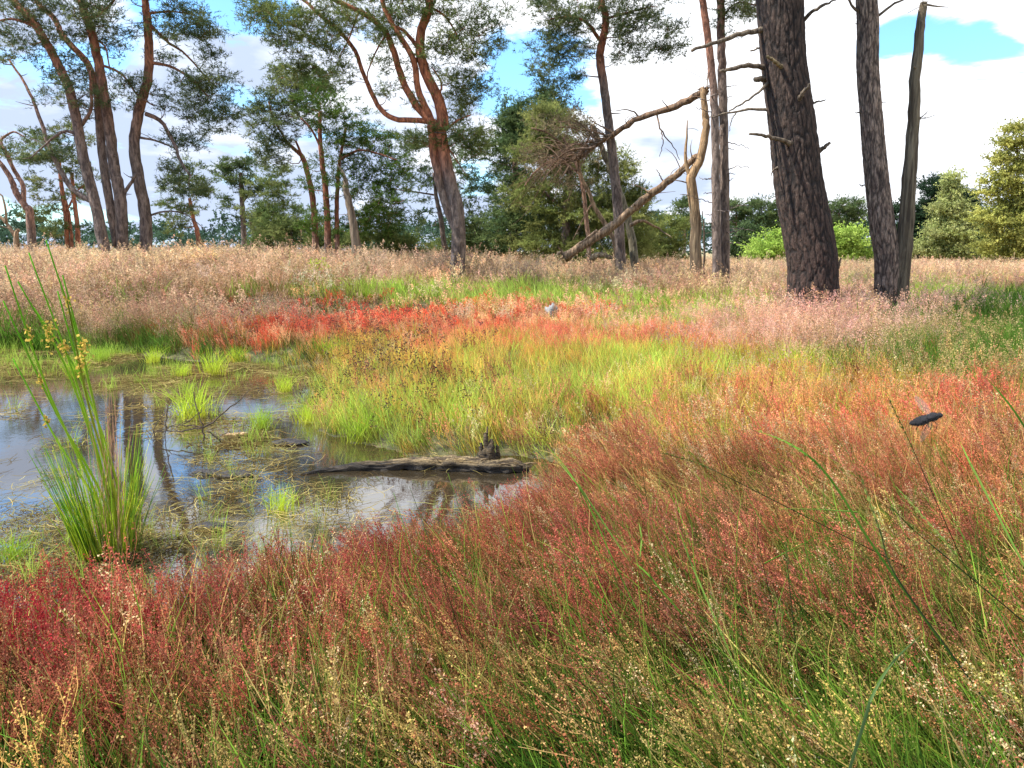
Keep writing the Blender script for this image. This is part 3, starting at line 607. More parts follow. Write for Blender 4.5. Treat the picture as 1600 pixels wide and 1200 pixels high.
# far-left twisted pines
tree('pine_tree', 'small twisted pine with a thin crown at the far left edge', 25,
     [([(47, 388), (47, 337), (40, 323), (25, 300), (17, 279), (0, 254), (-20, 235)], 13, 5), ([(37, 321), (36, 291), (23, 267), (8, 237), (2, 219), (21, 206), (40, 215)], 8, 2), ([(23, 267), (10, 235), (-10, 225)], 4, 2)],
     [(20, 235, 36, 14, 12), (-15, 225, 30, 18, 14), (40, 225, 20, 8, 4)], col=WARMG, top_c=(1.4, .95, .75), orange=(.6, 2), stubs=16, dens=.7)
tree('dead_tree', 'pale broken stump with one twisted limb at the far left edge', 24.5,
     [([(27, 388), (25, 372), (29, 358)], 11, 4), ([(24, 370), (14, 354), (4, 342), (-14, 328)], 6, 4), ([(10, 350), (9, 325), (4, 308), (-4, 300)], 4, 2), ([(27, 380), (45, 384), (62, 378)], 3, 1)], [], mat=DEADW, base_c=(1.1, .9, .7), top_c=(1.1, .9, .7), stubs=6)
tree('pine_tree', 'background pine with three thin orange trunks left of the left cluster', 30,
     [([(105, 388), (103, 345), (96, 290), (92, 250)], 7, 5), ([(113, 388), (110, 350), (104, 320), (98, 300)], 5, 4), ([(123, 388), (120, 345), (115, 304), (112, 270)], 8, 5), ([(104, 330), (120, 300), (130, 290)], 3, 2)],
     [(85, 250, 50, 26, 40), (110, 215, 40, 20, 26), (60, 215, 30, 14, 14), (90, 305, 60, 30, 44), (60, 335, 40, 16, 16), (140, 285, 30, 24, 14), (85, 358, 40, 12, 14)], col=WARMG, orange=(.2, 1), group='background pines beyond the meadow')
tree('pine_tree', 'small round-topped pine with a leaning orange trunk, right of the left cluster', 30,
     [([(314, 392), (309, 365), (303, 345), (296, 310)], 8, 5)], [(290, 290, 38, 24, 36), (265, 310, 20, 22, 12), (315, 300, 22, 18, 14), (290, 330, 30, 18, 18), (272, 355, 18, 16, 12), (300, 262, 20, 12, 8)], col=GREEN, orange=(.2, 1), group='background pines beyond the meadow')
tree('pine_tree', 'flat-topped small pine with layered branches against the sky, straight grey trunk', 32,
     [([(382, 392), (380, 350), (378, 310), (376, 270)], 9, 6), ([(378, 318), (388, 302), (372, 295)], 3, 2)], [(360, 262, 28, 12, 26), (375, 282, 38, 12, 26), (385, 255, 20, 10, 12), (355, 318, 14, 12, 8), (400, 300, 26, 18, 18), (380, 335, 22, 10, 6)], col=DULL, group='background pines beyond the meadow', dens=1.2)
tree('pine_tree', 'small dense pine with a crooked forked trunk beside the flat-topped pine', 31,
     [([(399, 392), (397, 365), (392, 350), (404, 340), (412, 325)], 7, 4), ([(397, 365), (404, 352), (418, 340)], 4, 2)], [(430, 275, 26, 18, 22), (420, 305, 40, 24, 44), (400, 330, 26, 14, 16), (440, 330, 30, 20, 24), (430, 360, 36, 20, 30)], col=GREEN, group='background pines beyond the meadow', dens=1.2)
# the large many-limbed pine in the centre
tree('pine_tree', 'large orange-limbed pine with four sweeping limbs above one dark trunk, centre-left', 16,
     [([(714, 405), (716, 350), (706, 297), (694, 245), (688, 206), (692, 189), (685, 157), (667, 119), (657, 84), (657, 52), (669, 17), (671, 0), (660, -60), (675, -140)], 23, 9),
      ([(714, 362), (695, 315), (680, 252), (673, 200), (671, 182), (653, 140), (646, 94), (622, 52), (600, 10), (590, -40)], 15, 6), ([(684, 200), (674, 189), (650, 164), (629, 126), (615, 80), (601, 49), (573, 24), (524, 0), (470, -30)], 13, 6),
      ([(677, 191), (655, 188), (615, 185), (590, 164), (569, 119), (555, 80), (527, 45), (496, 21), (475, 0), (440, -20)], 9, 4), ([(646, 94), (660, 90), (650, 70), (628, 45), (610, 42)], 8, 4),
      ([(690, 210), (712, 190), (735, 180)], 4, 2), ([(684, 150), (690, 130), (675, 105)], 4, 2), ([(604, 52), (590, 75), (575, 110), (575, 130)], 3, 1.5), ([(690, 215), (710, 245), (730, 275)], 3, 1), ([(672, 10), (700, 30), (722, 70)], 4, 2), ([(560, 20), (545, 60), (530, 90)], 3, 1.5)],
     [(430, 30, 50, 30, 44), (480, 60, 50, 40, 50), (545, 20, 60, 26, 46), (520, 110, 40, 35, 26), (600, 60, 30, 22, 14), (640, 20, 50, 24, 34), (700, 90, 40, 40, 34), (725, 150, 40, 36, 40), (715, 40, 50, 40, 30), (755, 90, 36, 50, 18), (770, 40, 40, 40, 22), (715, 205, 42, 26, 34), (740, 230, 30, 24, 18),
      (655, 215, 30, 20, 12), (395, 15, 30, 16, 14), (600, 120, 34, 30, 8), (560, -50, 160, 40, 90), (700, -60, 140, 50, 90), (630, -130, 180, 50, 80), (620, 150, 40, 20, 8), (455, 105, 30, 25, 18)],
     col=GREEN, top_c=(2.05, .92, .5), orange=(1.9, 3.0), stubs=26, nc=1.1)
# the grove behind it
tree('pine_tree', 'dense pine with a tall dark crown and two orange stems left of the sweeping-limbed pine', 23,
     [([(495, 395), (489, 315), (475, 252), (462, 235), (440, 217)], 11, 4), ([(490, 330), (484, 280), (470, 240), (462, 220)], 6, 3), ([(450, 225), (430, 190), (420, 160)], 4, 2)],
     [(440, 150, 36, 40, 50), (420, 215, 38, 26, 44), (470, 130, 34, 30, 36), (470, 180, 44, 30, 44), (405, 180, 26, 16, 18), (425, 250, 26, 14, 16), (500, 130, 30, 26, 22), (440, 110, 20, 16, 8)], col=BLUEG, top_c=(1.7, .8, .5), orange=(.3, 1.6), nc=1.1, group='background pines beyond the meadow')
tree('pine_tree', 'bright green spreading pine with slender stems in the grove centre-left', 22,
     [([(512, 395), (510, 315), (501, 227), (500, 175)], 11, 5), ([(506, 240), (485, 200), (470, 185)], 4, 2), ([(527, 393), (526, 315), (530, 260), (540, 200)], 8, 4), ([(530, 250), (560, 235), (590, 240), (620, 250)], 4, 2)],
     [(530, 185, 50, 30, 50), (570, 220, 55, 28, 56), (500, 150, 34, 20, 20), (600, 260, 50, 24, 44), (530, 250, 44, 24, 26), (560, 290, 60, 24, 48), (610, 310, 40, 26, 30), (480, 290, 26, 30, 10), (580, 350, 60, 28, 50), (500, 350, 40, 26, 22)], col=((.055, .10, .02), (.11, .17, .035)), top_c=(1.7, .8, .5), orange=(.3, 1.6), group='background pines beyond the meadow')
tree('dead_tree', 'pale grey broken snag leaning left in the grove centre-left', 21,
     [([(560, 398), (552, 350), (541, 297), (538, 275), (527, 257)], 16, 2), ([(564, 398), (556, 355), (547, 330)], 6, 4)], [], mat=DEADW, base_c=(.9, .85, .8), top_c=(.8, .72, .66), stubs=7)
tree('pine_tree', 'low bushy young pine filling the grove below the tall stems', 25,
     [([(455, 395), (455, 350)], 7, 3)], [(440, 370, 50, 22, 50), (480, 350, 36, 24, 26), (420, 345, 30, 18, 18), (410, 385, 30, 12, 16), (530, 375, 50, 20, 34)], kind='bushy', col=GREEN, group='young pines at the foot of the grove')
tree('pine_tree', 'low olive young pine between the grey snag and the sweeping-limbed pine', 24,
     [([(610, 400), (612, 350)], 7, 3)], [(600, 375, 44, 24, 44), (645, 390, 30, 16, 20), (590, 335, 30, 20, 18)], kind='bushy', col=OLIVE, group='young pines at the foot of the grove')
tree('pine_tree', 'spreading pine with thin dark trunk seen just behind the sweeping-limbed pine', 26,
     [([(698, 398), (690, 350), (682, 310), (678, 270)], 9, 5), ([(682, 305), (650, 300), (610, 295)], 3, 1.5), ([(682, 290), (710, 270), (730, 275)], 3, 1.5)],
     [(650, 230, 45, 24, 36), (730, 240, 40, 34, 40), (640, 275, 46, 22, 28), (740, 290, 34, 24, 24), (690, 300, 60, 24, 20), (740, 340, 40, 24, 26), (650, 345, 40, 18, 14)], col=DULL, group='background pines beyond the meadow')
tree('pine_tree', 'low dark young pine right of the sweeping-limbed trunk', 27,
     [([(740, 402), (742, 360)], 7, 3)], [(745, 375, 40, 24, 44), (700, 388, 30, 14, 16), (770, 390, 34, 16, 24)], kind='bushy', col=GREEN, group='young pines at the foot of the grove')
# the thick pine wreck in the middle
tree('pine_tree', 'dark dense conifer with a tall pointed crown behind the broken trees, centre', 25,
     [([(800, 405), (802, 350), (805, 260), (800, 190)], 14, 5)],
     [(800, 180, 26, 26, 36), (790, 230, 36, 30, 50), (815, 210, 30, 30, 30), (800, 290, 46, 34, 54), (810, 350, 60, 40, 80), (790, 385, 50, 20, 40), (855, 160, 30, 22, 24)], kind='bushy', col=((.07, .12, .05), (.17, .22, .08)), nc=1.2, group='background pines beyond the meadow')
tree('pine_tree', 'broad bushy pine with olive green crown reaching the ground, centre', 23,
     [([(880, 408), (885, 350), (890, 280), (880, 210)], 16, 6), ([(884, 330), (850, 300), (830, 290)], 6, 2)],
     [(870, 215, 44, 34, 60), (890, 260, 60, 34, 60), (850, 310, 70, 30, 80), (900, 345, 70, 34, 80), (860, 380, 80, 24, 70), (940, 310, 50, 34, 50), (970, 350, 50, 36, 56), (920, 395, 60, 14, 30), (960, 265, 34, 26, 30), (990, 310, 26, 24, 26), (995, 385, 40, 22, 30), (855, 185, 34, 22, 34), (840, 240, 40, 24, 34)], kind='bushy', col=((.17, .21, .06), (.32, .33, .11)), nc=1.15, group='background pines beyond the meadow')
tree('pine_tree', 'mass of dead brown twigs hanging in the broken pine crown, centre', 20.5,
     [([(925, 404), (915, 330), (905, 270), (880, 215)], 8, 4), ([(905, 270), (870, 250), (840, 265), (820, 290)], 4, 2), ([(900, 250), (920, 215), (930, 190)], 4, 2), ([(895, 245), (860, 210), (830, 200)], 4, 2)],
     [(862, 200, 36, 20, 20), (850, 245, 44, 26, 22), (915, 200, 16, 20, 8), (880, 285, 60, 16, 12), (925, 240, 20, 24, 6)], col=BROWNG, base_c=(.9, .75, .6), top_c=(1.3, .95, .7), orange=(.5, 2), dens=.55, clump=1.1)
tree('pine_tree', 'pale green bushy pine right of the leaning log', 27,
     [([(1035, 412), (1035, 370)], 9, 4)], [(1030, 365, 46, 24, 54), (1010, 395, 50, 16, 34), (1045, 395, 30, 16, 20), (990, 335, 26, 30, 24), (1060, 350, 18, 12, 8)], kind='bushy', col=OLIVE, group='young pines at the foot of the grove')
# slender pine with high crown, centre-right
tree('pine_tree', 'slender straight pine whose crown spreads at the top centre', 17.5,
     [([(976, 416), (965, 322), (958, 251), (947, 161), (938, 90), (942, 61), (947, 29), (940, 0), (935, -60), (945, -120)], 16, 8), ([(937, 62), (918, 36), (893, 27), (860, 30)], 6, 2), ([(945, 30), (980, 20), (1020, 10)], 4, 2), ([(940, 0), (900, -20), (870, -10)], 4, 2)],
     [(870, 30, 40, 28, 40), (865, 80, 36, 24, 34), (848, 120, 24, 26, 22), (885, 120, 20, 24, 14), (900, 60, 30, 40, 22), (990, 30, 46, 30, 34), (1025, 50, 42, 26, 34), (1050, 75, 22, 14, 14), (980, 80, 40, 24, 20), (1000, -10, 60, 20, 30), (930, 20, 60, 30, 34), (950, -50, 130, 36, 80), (940, -110, 110, 36, 50), (870, 155, 14, 10, 4), (845, 5, 24, 12, 10)],
     col=BLUEG, top_c=(1.9, .85, .5), orange=(4.2, 5.2), stubs=20)
tree('pine_tree', 'leaning mossy trunk crossing behind the slender straight pine', 18.6,
     [([(1001, 416), (983, 351), (965, 294), (950, 255), (938, 225), (925, 195)], 13, 7), ([(938, 225), (915, 200), (895, 185)], 4, 2)], [(905, 180, 30, 18, 12), (925, 215, 20, 18, 5)], col=BROWNG, base_c=(.9, 1.0, .75), top_c=(1.2, 1.0, .7), stubs=14)
tree('dead_tree', 'dark bent dead trunk curving left of the slender straight pine', 18.2,
     [([(968, 414), (962, 385), (948, 355), (930, 325), (920, 300), (908, 275), (904, 250), (912, 240)], 9, 3), ([(925, 318), (912, 340), (895, 375)], 3, 1), ([(904, 252), (893, 247), (880, 255)], 3, 1)], [], mat=DEADW, base_c=(.5, .42, .36), top_c=(1.1, .9, .7), orange=(.4, 1.4), stubs=10)

def fallen(name, label, cat, pts, d0, d1, w0, w1, mat, c, twigs, seed, sides=9, extra=(), fan=0):
    rng = np.random.RandomState(seed); k = len(pts); p = np.array([P(a, b, d0+(d1-d0)*i/(k-1)) for i, (a, b) in enumerate(pts)]); n = 30
    q = spline(p, n); dd = np.linspace(d0, d1, n); r = np.interp(np.linspace(0, 1, n), [0, 1], [w0, w1])*dd/F/2
    q[1:-1] += rng.randn(n-2, 3)*.008; root = empty(name, q[0], label, cat); mb = MB(); r = r*(1+.22*(fbm(np.arange(n)*.9+seed, np.zeros(n), 1, 3, seed)-.5)); tube(mb, q, r, sides, c, .17, rng)
    for _k in range(14):
        k_ = rng.choice([0, n-1]) if cat != 'x' and rng.rand() < .6 else rng.randint(0, n); s_ = q[k_]+rng.randn(3)*r[k_]*.5; e_ = s_+(q[min(n-1, k_+1)]-q[max(0, k_-1)])*rng.choice([-1, 1])*(.3+1.2*rng.rand())+rng.randn(3)*.03; tube(mb, np.array([s_, (s_+e_)/2, e_]), [r[k_]*.45, r[k_]*.3, .003], 4, c, .2, rng)
    mb.obj('wood', mat, root, True, q[0])
    tw = MB()
    for ex, ew in extra:
        e = spline(np.array([P(a, b, d0+(d1-d0)*.5+.3*rng.randn()) for a, b in ex]), 12); e[1:] += rng.randn(11, 3)*.01; tube(tw, e, np.linspace(ew*d0/F/2, .006, 12), 6, c, .05, rng)
    for _ in range(twigs):
        i = rng.randint(3, n-2); a = q[i]; v = rng.randn(3); v[2] = abs(v[2])*.7; v /= np.linalg.norm(v); l = .15+.55*rng.rand()
        e = spline([a, a+v*l*.5+rng.randn(3)*.04, a+v*l+rng.randn(3)*.06], 6); tube(tw, e, np.linspace(.012, .003, 6), 4, c, 0, rng)
    for _ in range(fan):
        i = rng.randint(n//2, n); a = q[i]; l = .5+1.0*rng.rand(); v = np.array([-.8+.8*rng.randn()*.5, rng.randn()*.5, -.2+.5*rng.randn()]); v /= np.linalg.norm(v)
        e = spline([a, a+v*l*.5+np.array([0, 0, .1*l]), a+v*l+np.array([0, 0, -.15*l])], 8); tube(tw, e, np.linspace(.012, .003, 8), 4, c, 0, rng)
        for _j in range(4):
            f = e[rng.randint(2, 8)]; g2 = f+rng.randn(3)*.22+np.array([-.1, 0, -.08]); tube(tw, spline([f, (f+g2)/2+rng.randn(3)*.03, g2], 5), np.linspace(.006, .002, 5), 3, c, 0, rng, False)
    if tw.n: tw.obj('twigs', mat, root, True, q[0])
    return root
fallen('fallen_trunk', 'long split log leaning from the ground up to the fork of the tan snag', 'fallen trunk', [(882, 402), (950, 358), (1008, 311), (1058, 272), (1090, 244)], 17.2, 15.9, 14, 10, DEADW, (1.05, .85, .68), 14, 31, extra=[([(985, 352), (1005, 346), (1030, 358), (1050, 372)], 6), ([(885, 400), (876, 390), (872, 384)], 4), ([(1040, 290), (1032, 275), (1024, 263)], 2.5), ([(1015, 302), (1000, 292), (988, 288)], 2.5)])
fallen('broken_limb', 'broken limb hanging from the top of the tan snag down into the wrecked crown', 'broken limb', [(1104, 141), (1058, 165), (1004, 183), (961, 208), (929, 229), (905, 247), (880, 252)], 15.9, 18.5, 11, 4, DEADW, (.72, .55, .45), 16, 32, extra=[([(929, 229), (905, 232), (880, 240), (855, 262)], 4), ([(925, 172 + 60), (900, 225), (870, 240)], 4), ([(1026, 175), (1034, 205), (1050, 225), (1062, 250)], 3), ([(1034, 205), (1036, 225), (1030, 245)], 2), ([(1000, 183), (985, 172), (955, 172)], 3), ([(961, 210), (940, 198), (920, 185)], 4)], fan=64)
fallen('fallen_trunk', 'short pale log lying in the grass at the foot of the slender pines', 'fallen trunk', [(925, 402), (940, 398), (955, 402)], 17, 17, 9, 6, DEADW, (1.2, 1.1, .9), 2, 33)
tree('dead_tree', 'tan barkless snag forked into two broken arms right of centre', 15.8,
     [([(1090, 418), (1087, 360), (1085, 322), (1080, 285), (1084, 268), (1094, 250), (1101, 215), (1103, 190), (1101, 172), (1099, 138)], 18, 9), ([(1081, 283), (1073, 262), (1071, 240), (1073, 215), (1074, 188)], 8, 1.5), ([(1102, 160), (1106, 120), (1107, 95)], 2, 1)], [], mat=DEADW, base_c=(.95, .85, .68), top_c=(1.25, .98, .68), orange=(1, 2.2), stubs=12, wander=.15)
tree('dead_tree', 'thin grey dead pole beside the tan snag', 16.2, [([(1102, 418), (1100, 370), (1098, 330)], 4, 1.5)], [], mat=DEADW, base_c=(.6, .55, .5), top_c=(.6, .55, .5), stubs=3)
def twigset(seed, xs, ys, n, d, lo=15, hi=45, side=0):
    rng = np.random.RandomState(seed); L_ = []
    for _ in range(n):
        t = rng.rand(); x = np.interp(t, [0, 1], xs); y = np.interp(t, [0, 1], ys); s = rng.choice([-1, 1]) if not side else side; l = lo+(hi-lo)*rng.rand()**2; up = (rng.rand()-.4)*.6
        L_.append(([(x, y, 0), (x+s*l*.5, y-l*up*.7, .2*rng.randn()), (x+s*l, y-l*up+rng.randn()*4, .5*rng.randn())], 1.8, .7))
    return L_
tree('pine_tree', 'left one of two straight branchless-looking pines standing close together', 15.6,
     [([(1122, 420), (1119, 287), (1117, 179), (1110, 90), (1098, 0), (1085, -80), (1080, -150)], 14, 8)], [(1080, -110, 110, 40, 60), (1120, -50, 70, 30, 30)], top_c=(1.5, .8, .55), orange=(3.4, 5.2), dead=twigset(41, (1119, 1108), (380, 60), 12, 16), col=BLUEG, group='pair of straight pines')
tree('pine_tree', 'right one of two straight pines standing close together, greyer bark with dead twigs', 16,
     [([(1136, 420), (1132, 251), (1128, 107), (1126, 0), (1124, -90), (1128, -160)], 15, 9), ([(1127, 30), (1150, 5), (1180, 8)], 3, 2)], [(1150, 10, 20, 14, 8), (1180, 18, 26, 16, 14), (1128, 35, 14, 30, 6), (1150, -110, 110, 40, 60), (1170, -40, 60, 30, 30)], top_c=(1.3, .85, .7), orange=(3.8, 6), dead=twigset(42, (1134, 1128), (390, 60), 16, 16, side=1), col=BLUEG, group='pair of straight pines')

# near trunks with real bark plates
def plated_trunk(axis, d, sides, nz_, fr, fz, amp, flare, c0, c1, seed):
    sc = d/F; q = spline(np.array([P(a, b, d) for a, b, w in axis]), nz_); g0 = float(G(q[0, 0], q[0, 1]))
    add = np.linspace(g0-.2, q[0, 2], 26)[:-1]; q = np.vstack([np.stack([np.full(25, q[0, 0]+.01), np.full(25, q[0, 1]), add], 1), q]); n = len(q)
    zz = q[:, 2]; w = np.interp(zz, [P(a, b, d)[2] for a, b, w in axis], [w for a, b, w in axis]); r = w*sc/2*.96*(1+flare*np.exp(-(zz-g0)/.25)*(1+.5*np.sin(zz*0)))
    a = np.linspace(0, 2*np.pi, sides, endpoint=False); t, U, Wv = frames(q); A, ZZ = np.meshgrid(a, zz); ux = np.cos(A)*3.0; uy = np.sin(A)*3.0
    def cell(fr, fz, sd):          # cellular plates on the unrolled bark, periodic through the angle
        r2 = np.random.RandomState(sd); U_ = A/(2*np.pi)*fr+1.1*(fbm(ux*1.2, uy*1.2+ZZ*2.2, 1, 3, sd)-.5); Vv = ZZ*fz+1.2*(fbm(ux*1.5+ZZ*2, uy*1.5, 1, 3, sd+1)-.5)
        jx = r2.rand(256, 256); jy = r2.rand(256, 256); iu = np.floor(U_).astype(int); iv = np.floor(Vv).astype(int); f1 = np.full(A.shape, 9.); f2 = f1.copy()
        for du in (-1, 0, 1):
            for dv in (-1, 0, 1):
                cu = (iu+du); cv = (iv+dv); ku = cu % fr; dx = cu+jx[ku, cv % 256]-U_; dy = cv+jy[ku, cv % 256]-Vv; dd = np.sqrt(dx*dx+dy*dy); f2 = np.where(dd < f1, f1, np.minimum(f2, dd)); f1 = np.minimum(f1, dd)
        return np.clip((f2-f1)/.34, 0, 1)
    ridge = cell(fr, fz, seed); fine = cell(fr*2, fz*2.6, seed+1); flake = fbm(ux*6, uy*6+ZZ*9, 1, 4, seed)
    rad = r[:, None]*(1+.05*(vnoise(ux, uy+ZZ*1.3, 1, 8)-.5))+(ridge-.6)*amp+(fine-.5)*amp*.4+(flake-.5)*amp*.6
    V = q[:, None]+(np.cos(A)[..., None]*U[:, None]+np.sin(A)[..., None]*Wv[:, None])*rad[..., None]
    i = np.arange(n-1)[:, None]*sides; j = np.arange(sides)[None]; j2 = (j+1) % sides; Q = np.stack([i+j, i+j2, i+sides+j2, i+sides+j], -1).reshape(-1, 4)
    b = .20+.80*smooth(ridge)*(.55+.45*fine)*(.6+.8*flake); lo = smooth((2.6-ZZ)/2.4)[..., None]
    C = (b[..., None]*(np.array(c1)*(1-lo)+np.array(c0)*lo)).reshape(-1, 3); m = MB(); m.add(V, None, Q, C); return m, q, g0
def big_pine():
    d = 12.0; rng = np.random.RandomState(77); sc = d/F
    axis = [(1270, 452, 76), (1268, 400, 76), (1250, 300, 73), (1238, 200, 68), (1225, 100, 66), (1218, 0, 68), (1212, -90, 62), (1215, -200, 55), (1228, -330, 42)]
    mb, q, g0 = plated_trunk(axis, d, 170, 420, 28, 3.0, .015, .20, (.56, .38, .33), (.62, .50, .43), 3)
    o0 = np.array([q[0, 0], q[0, 1], g0]); root = empty('pine_tree', o0, 'thick dark-barked pine trunk leaning left, the widest trunk in the view', 'tree'); mb.obj('trunk', BARKBIG, root, True, o0)
    def limb(pts, w0, w1, name='dead_branch', seed=0, c=(1, 1, 1)):
        m = MB(); e = spline(np.array([P(x, y, d+z) for x, y, z in pts]), 16); rr = np.linspace(w0, w1, 16)*sc/2; rr[0] *= 1.5; rr[1] *= 1.15; e[2:] += np.random.RandomState(seed).randn(14, 3)*.006; tube(m, e, rr, 8, c, .12, rng); m.obj(name, BARKBIG if name != 'dead_branch' else DEADW, root, True, o0)
    g_ = (.55, .52, .48)
    limb([(1200, 45, 0), (1160, 52, -.2), (1120, 66, -.4), (1080, 79, -.5)], 9, 4, seed=1, c=g_); limb([(1205, 105, 0), (1170, 103, -.1), (1140, 108, -.2), (1124, 112, -.2)], 8, 4, seed=2, c=g_)
    limb([(1210, 172, 0), (1170, 171, .1), (1130, 178, .2), (1108, 184, .3)], 5, 1.5, seed=3, c=g_); limb([(1200, 130, -.1), (1175, 152, -.2), (1150, 167, -.3), (1135, 178, -.3)], 4, 1.5, seed=4, c=g_)
    limb([(1236, 225, -.26), (1210, 216, -.45), (1190, 211, -.6), (1170, 209, -.7)], 7, 3, seed=5, c=g_); limb([(1275, 240, 0), (1285, 232, -.05), (1297, 223, -.1)], 9, 4, seed=6, c=g_)
    limb([(1244, 160, -.26), (1255, 145, -.4), (1266, 131, -.5)], 8, 3, seed=7, c=g_); limb([(1262, 166, 0), (1275, 160, -.1), (1290, 156, -.1)], 4, 1.5, seed=8, c=g_)
    limb([(1250, 36, 0), (1268, 20, -.2), (1290, 6, -.4), (1305, 0, -.5)], 7, 2, seed=9, c=g_); limb([(1222, 105, -.26), (1210, 96, -.40), (1198, 88, -.45)], 6, 4, seed=10, c=(.9, .85, .6))
    limb([(1300, 430, .1), (1309, 420, .1), (1314, 402, .1)], 8, 2, seed=11, c=g_); limb([(1198, 122, 0), (1185, 124, -.1), (1178, 124, -.1)], 9, 6, seed=12, c=g_); limb([(1190, 75, .1), (1182, 76, .1), (1172, 80, .1)], 3, 2, seed=13, c=g_)
    limb([(1150, 176, .1), (1143, 188, .1), (1140, 205, .1)], 1.8, 1, seed=14, c=g_); limb([(1215, 262, -.1), (1208, 266, -.15), (1205, 274, -.2)], 3, 1.2, seed=15, c=g_)
    # the crown above the picture; the dark patch at the right is grass colour
    top = q[-1]; fo = MB(); br = MB(); nodes = q[-60:]; cen = []; 
    for _ in range(15):
        az = rng.rand()*6.28; l = 1.2+2.4*rng.rand(); b0 = nodes[rng.randint(len(nodes))]; e = b0+np.array([np.cos(az)*l, np.sin(az)*l, .5+.9*rng.rand()]); s = spline([b0, (b0+e)/2+np.array([0, 0, -.2]), e], 10); tube(br, s, np.linspace(.08, .02, 10), 6, (1.4, .9, .6), .05, rng)
        for _k in range(16): c = s[rng.randint(4, 10)]+rng.randn(3)*np.array([.6, .6, .3]); cen.append(c); tube(br, spline([s[6], (s[6]+c)/2, c], 4), np.linspace(.02, .006, 4), 4, (1.2, .8, .6), 0, rng, False)
    cen = np.array(cen); br.obj('branches', BARK, root, True, o0); needles(fo, rng, cen, rng.randn(len(cen), 3)*.3, 22, 1.0, GREEN, 'pine', 1.1); fo.obj('crown', NEEDLE, root, False, o0)
big_pine()
def grey_pine():
    d = 12.3; rng = np.random.RandomState(78)
    axis = [(1388, 452, 40), (1386, 400, 38), (1378, 350, 37), (1368, 260, 34), (1362, 190, 32), (1356, 110, 32), (1356, 40, 31), (1354, 0, 30), (1350, -80, 28), (1355, -180, 24), (1362, -260, 18)]
    mb, q, g0 = plated_trunk(axis, d, 110, 400, 20, 4.0, .009, .22, (2.2, 2.0, 1.75), (2.6, 2.45, 2.25), 13); o0 = np.array([q[0, 0], q[0, 1], g0])
    root = empty('pine_tree', o0, 'thick grey straight pine trunk, left stem of the pair at the right', 'tree'); mb.obj('trunk', BARKBIG, root, True, o0)
    for k, (pts, w0, w1) in enumerate([([(1366, 30), (1385, 15), (1405, 2), (1424, -6)], 4.5, 2), ([(1346, 22), (1334, 12), (1326, -4)], 4.5, 3), ([(1346, 175), (1340, 176), (1336, 176)], 2.5, 1), ([(1351, 289), (1346, 290), (1342, 288)], 2, 1), ([(1376, 160), (1384, 160)], 1.5, .8), ([(1345, 36), (1336, 38)], 2, 1)]):
        m = MB(); e = spline(np.array([P(x, y, d-.05*i) for i, (x, y) in enumerate(pts)]), 10); e[1:] += rng.randn(9, 3)*.005; tube(m, e, np.linspace(w0, w1, 10)*d/F/2, 7, (.6, .55, .5), .12, rng); m.obj('dead_branch', DEADW, root, True, o0)
    br = MB(); fo = MB(); cen = []
    for _ in range(12):
        az = rng.rand()*6.28; l = 1+1.8*rng.rand(); b0 = q[-rng.randint(1, 90)]; e = b0+np.array([np.cos(az)*l, np.sin(az)*l, .4+.8*rng.rand()]); sp = spline([b0, (b0+e)/2, e], 9); tube(br, sp, np.linspace(.05, .015, 9), 5, (1.4, 1, .8), .05, rng)
        for _k in range(10): c = sp[rng.randint(3, 9)]+rng.randn(3)*np.array([.45, .45, .25]); cen.append(c); tube(br, spline([sp[5], (sp[5]+c)/2, c], 4), np.linspace(.015, .005, 4), 4, (1.2, .8, .6), 0, rng, False)
    cen = np.array(cen); br.obj('branches', BARK, root, True, o0); needles(fo, rng, cen, rng.randn(len(cen), 3)*.3, 22, 1.0, GREEN, 'pine', 1.1); fo.obj('crown', NEEDLE, root, False, o0)
grey_pine()
tree('dead_tree', 'narrow bare trunk broken off at the top, leaning right beside the thick grey trunk', 12.2,
     [([(1406, 452), (1411, 410), (1418, 320), (1424, 240), (1428, 170), (1434, 80), (1441, 20), (1443, 4)], 26, 9), ([(1440, 14), (1446, 8), (1449, 2)], 4, 1.5), ([(1434, 188), (1438, 184), (1442, 181)], 4, 1)], [], mat=DEADW, base_c=(.42, .40, .33), top_c=(.62, .60, .5), orange=(1, 3), stubs=9, sides=18, wander=.1)

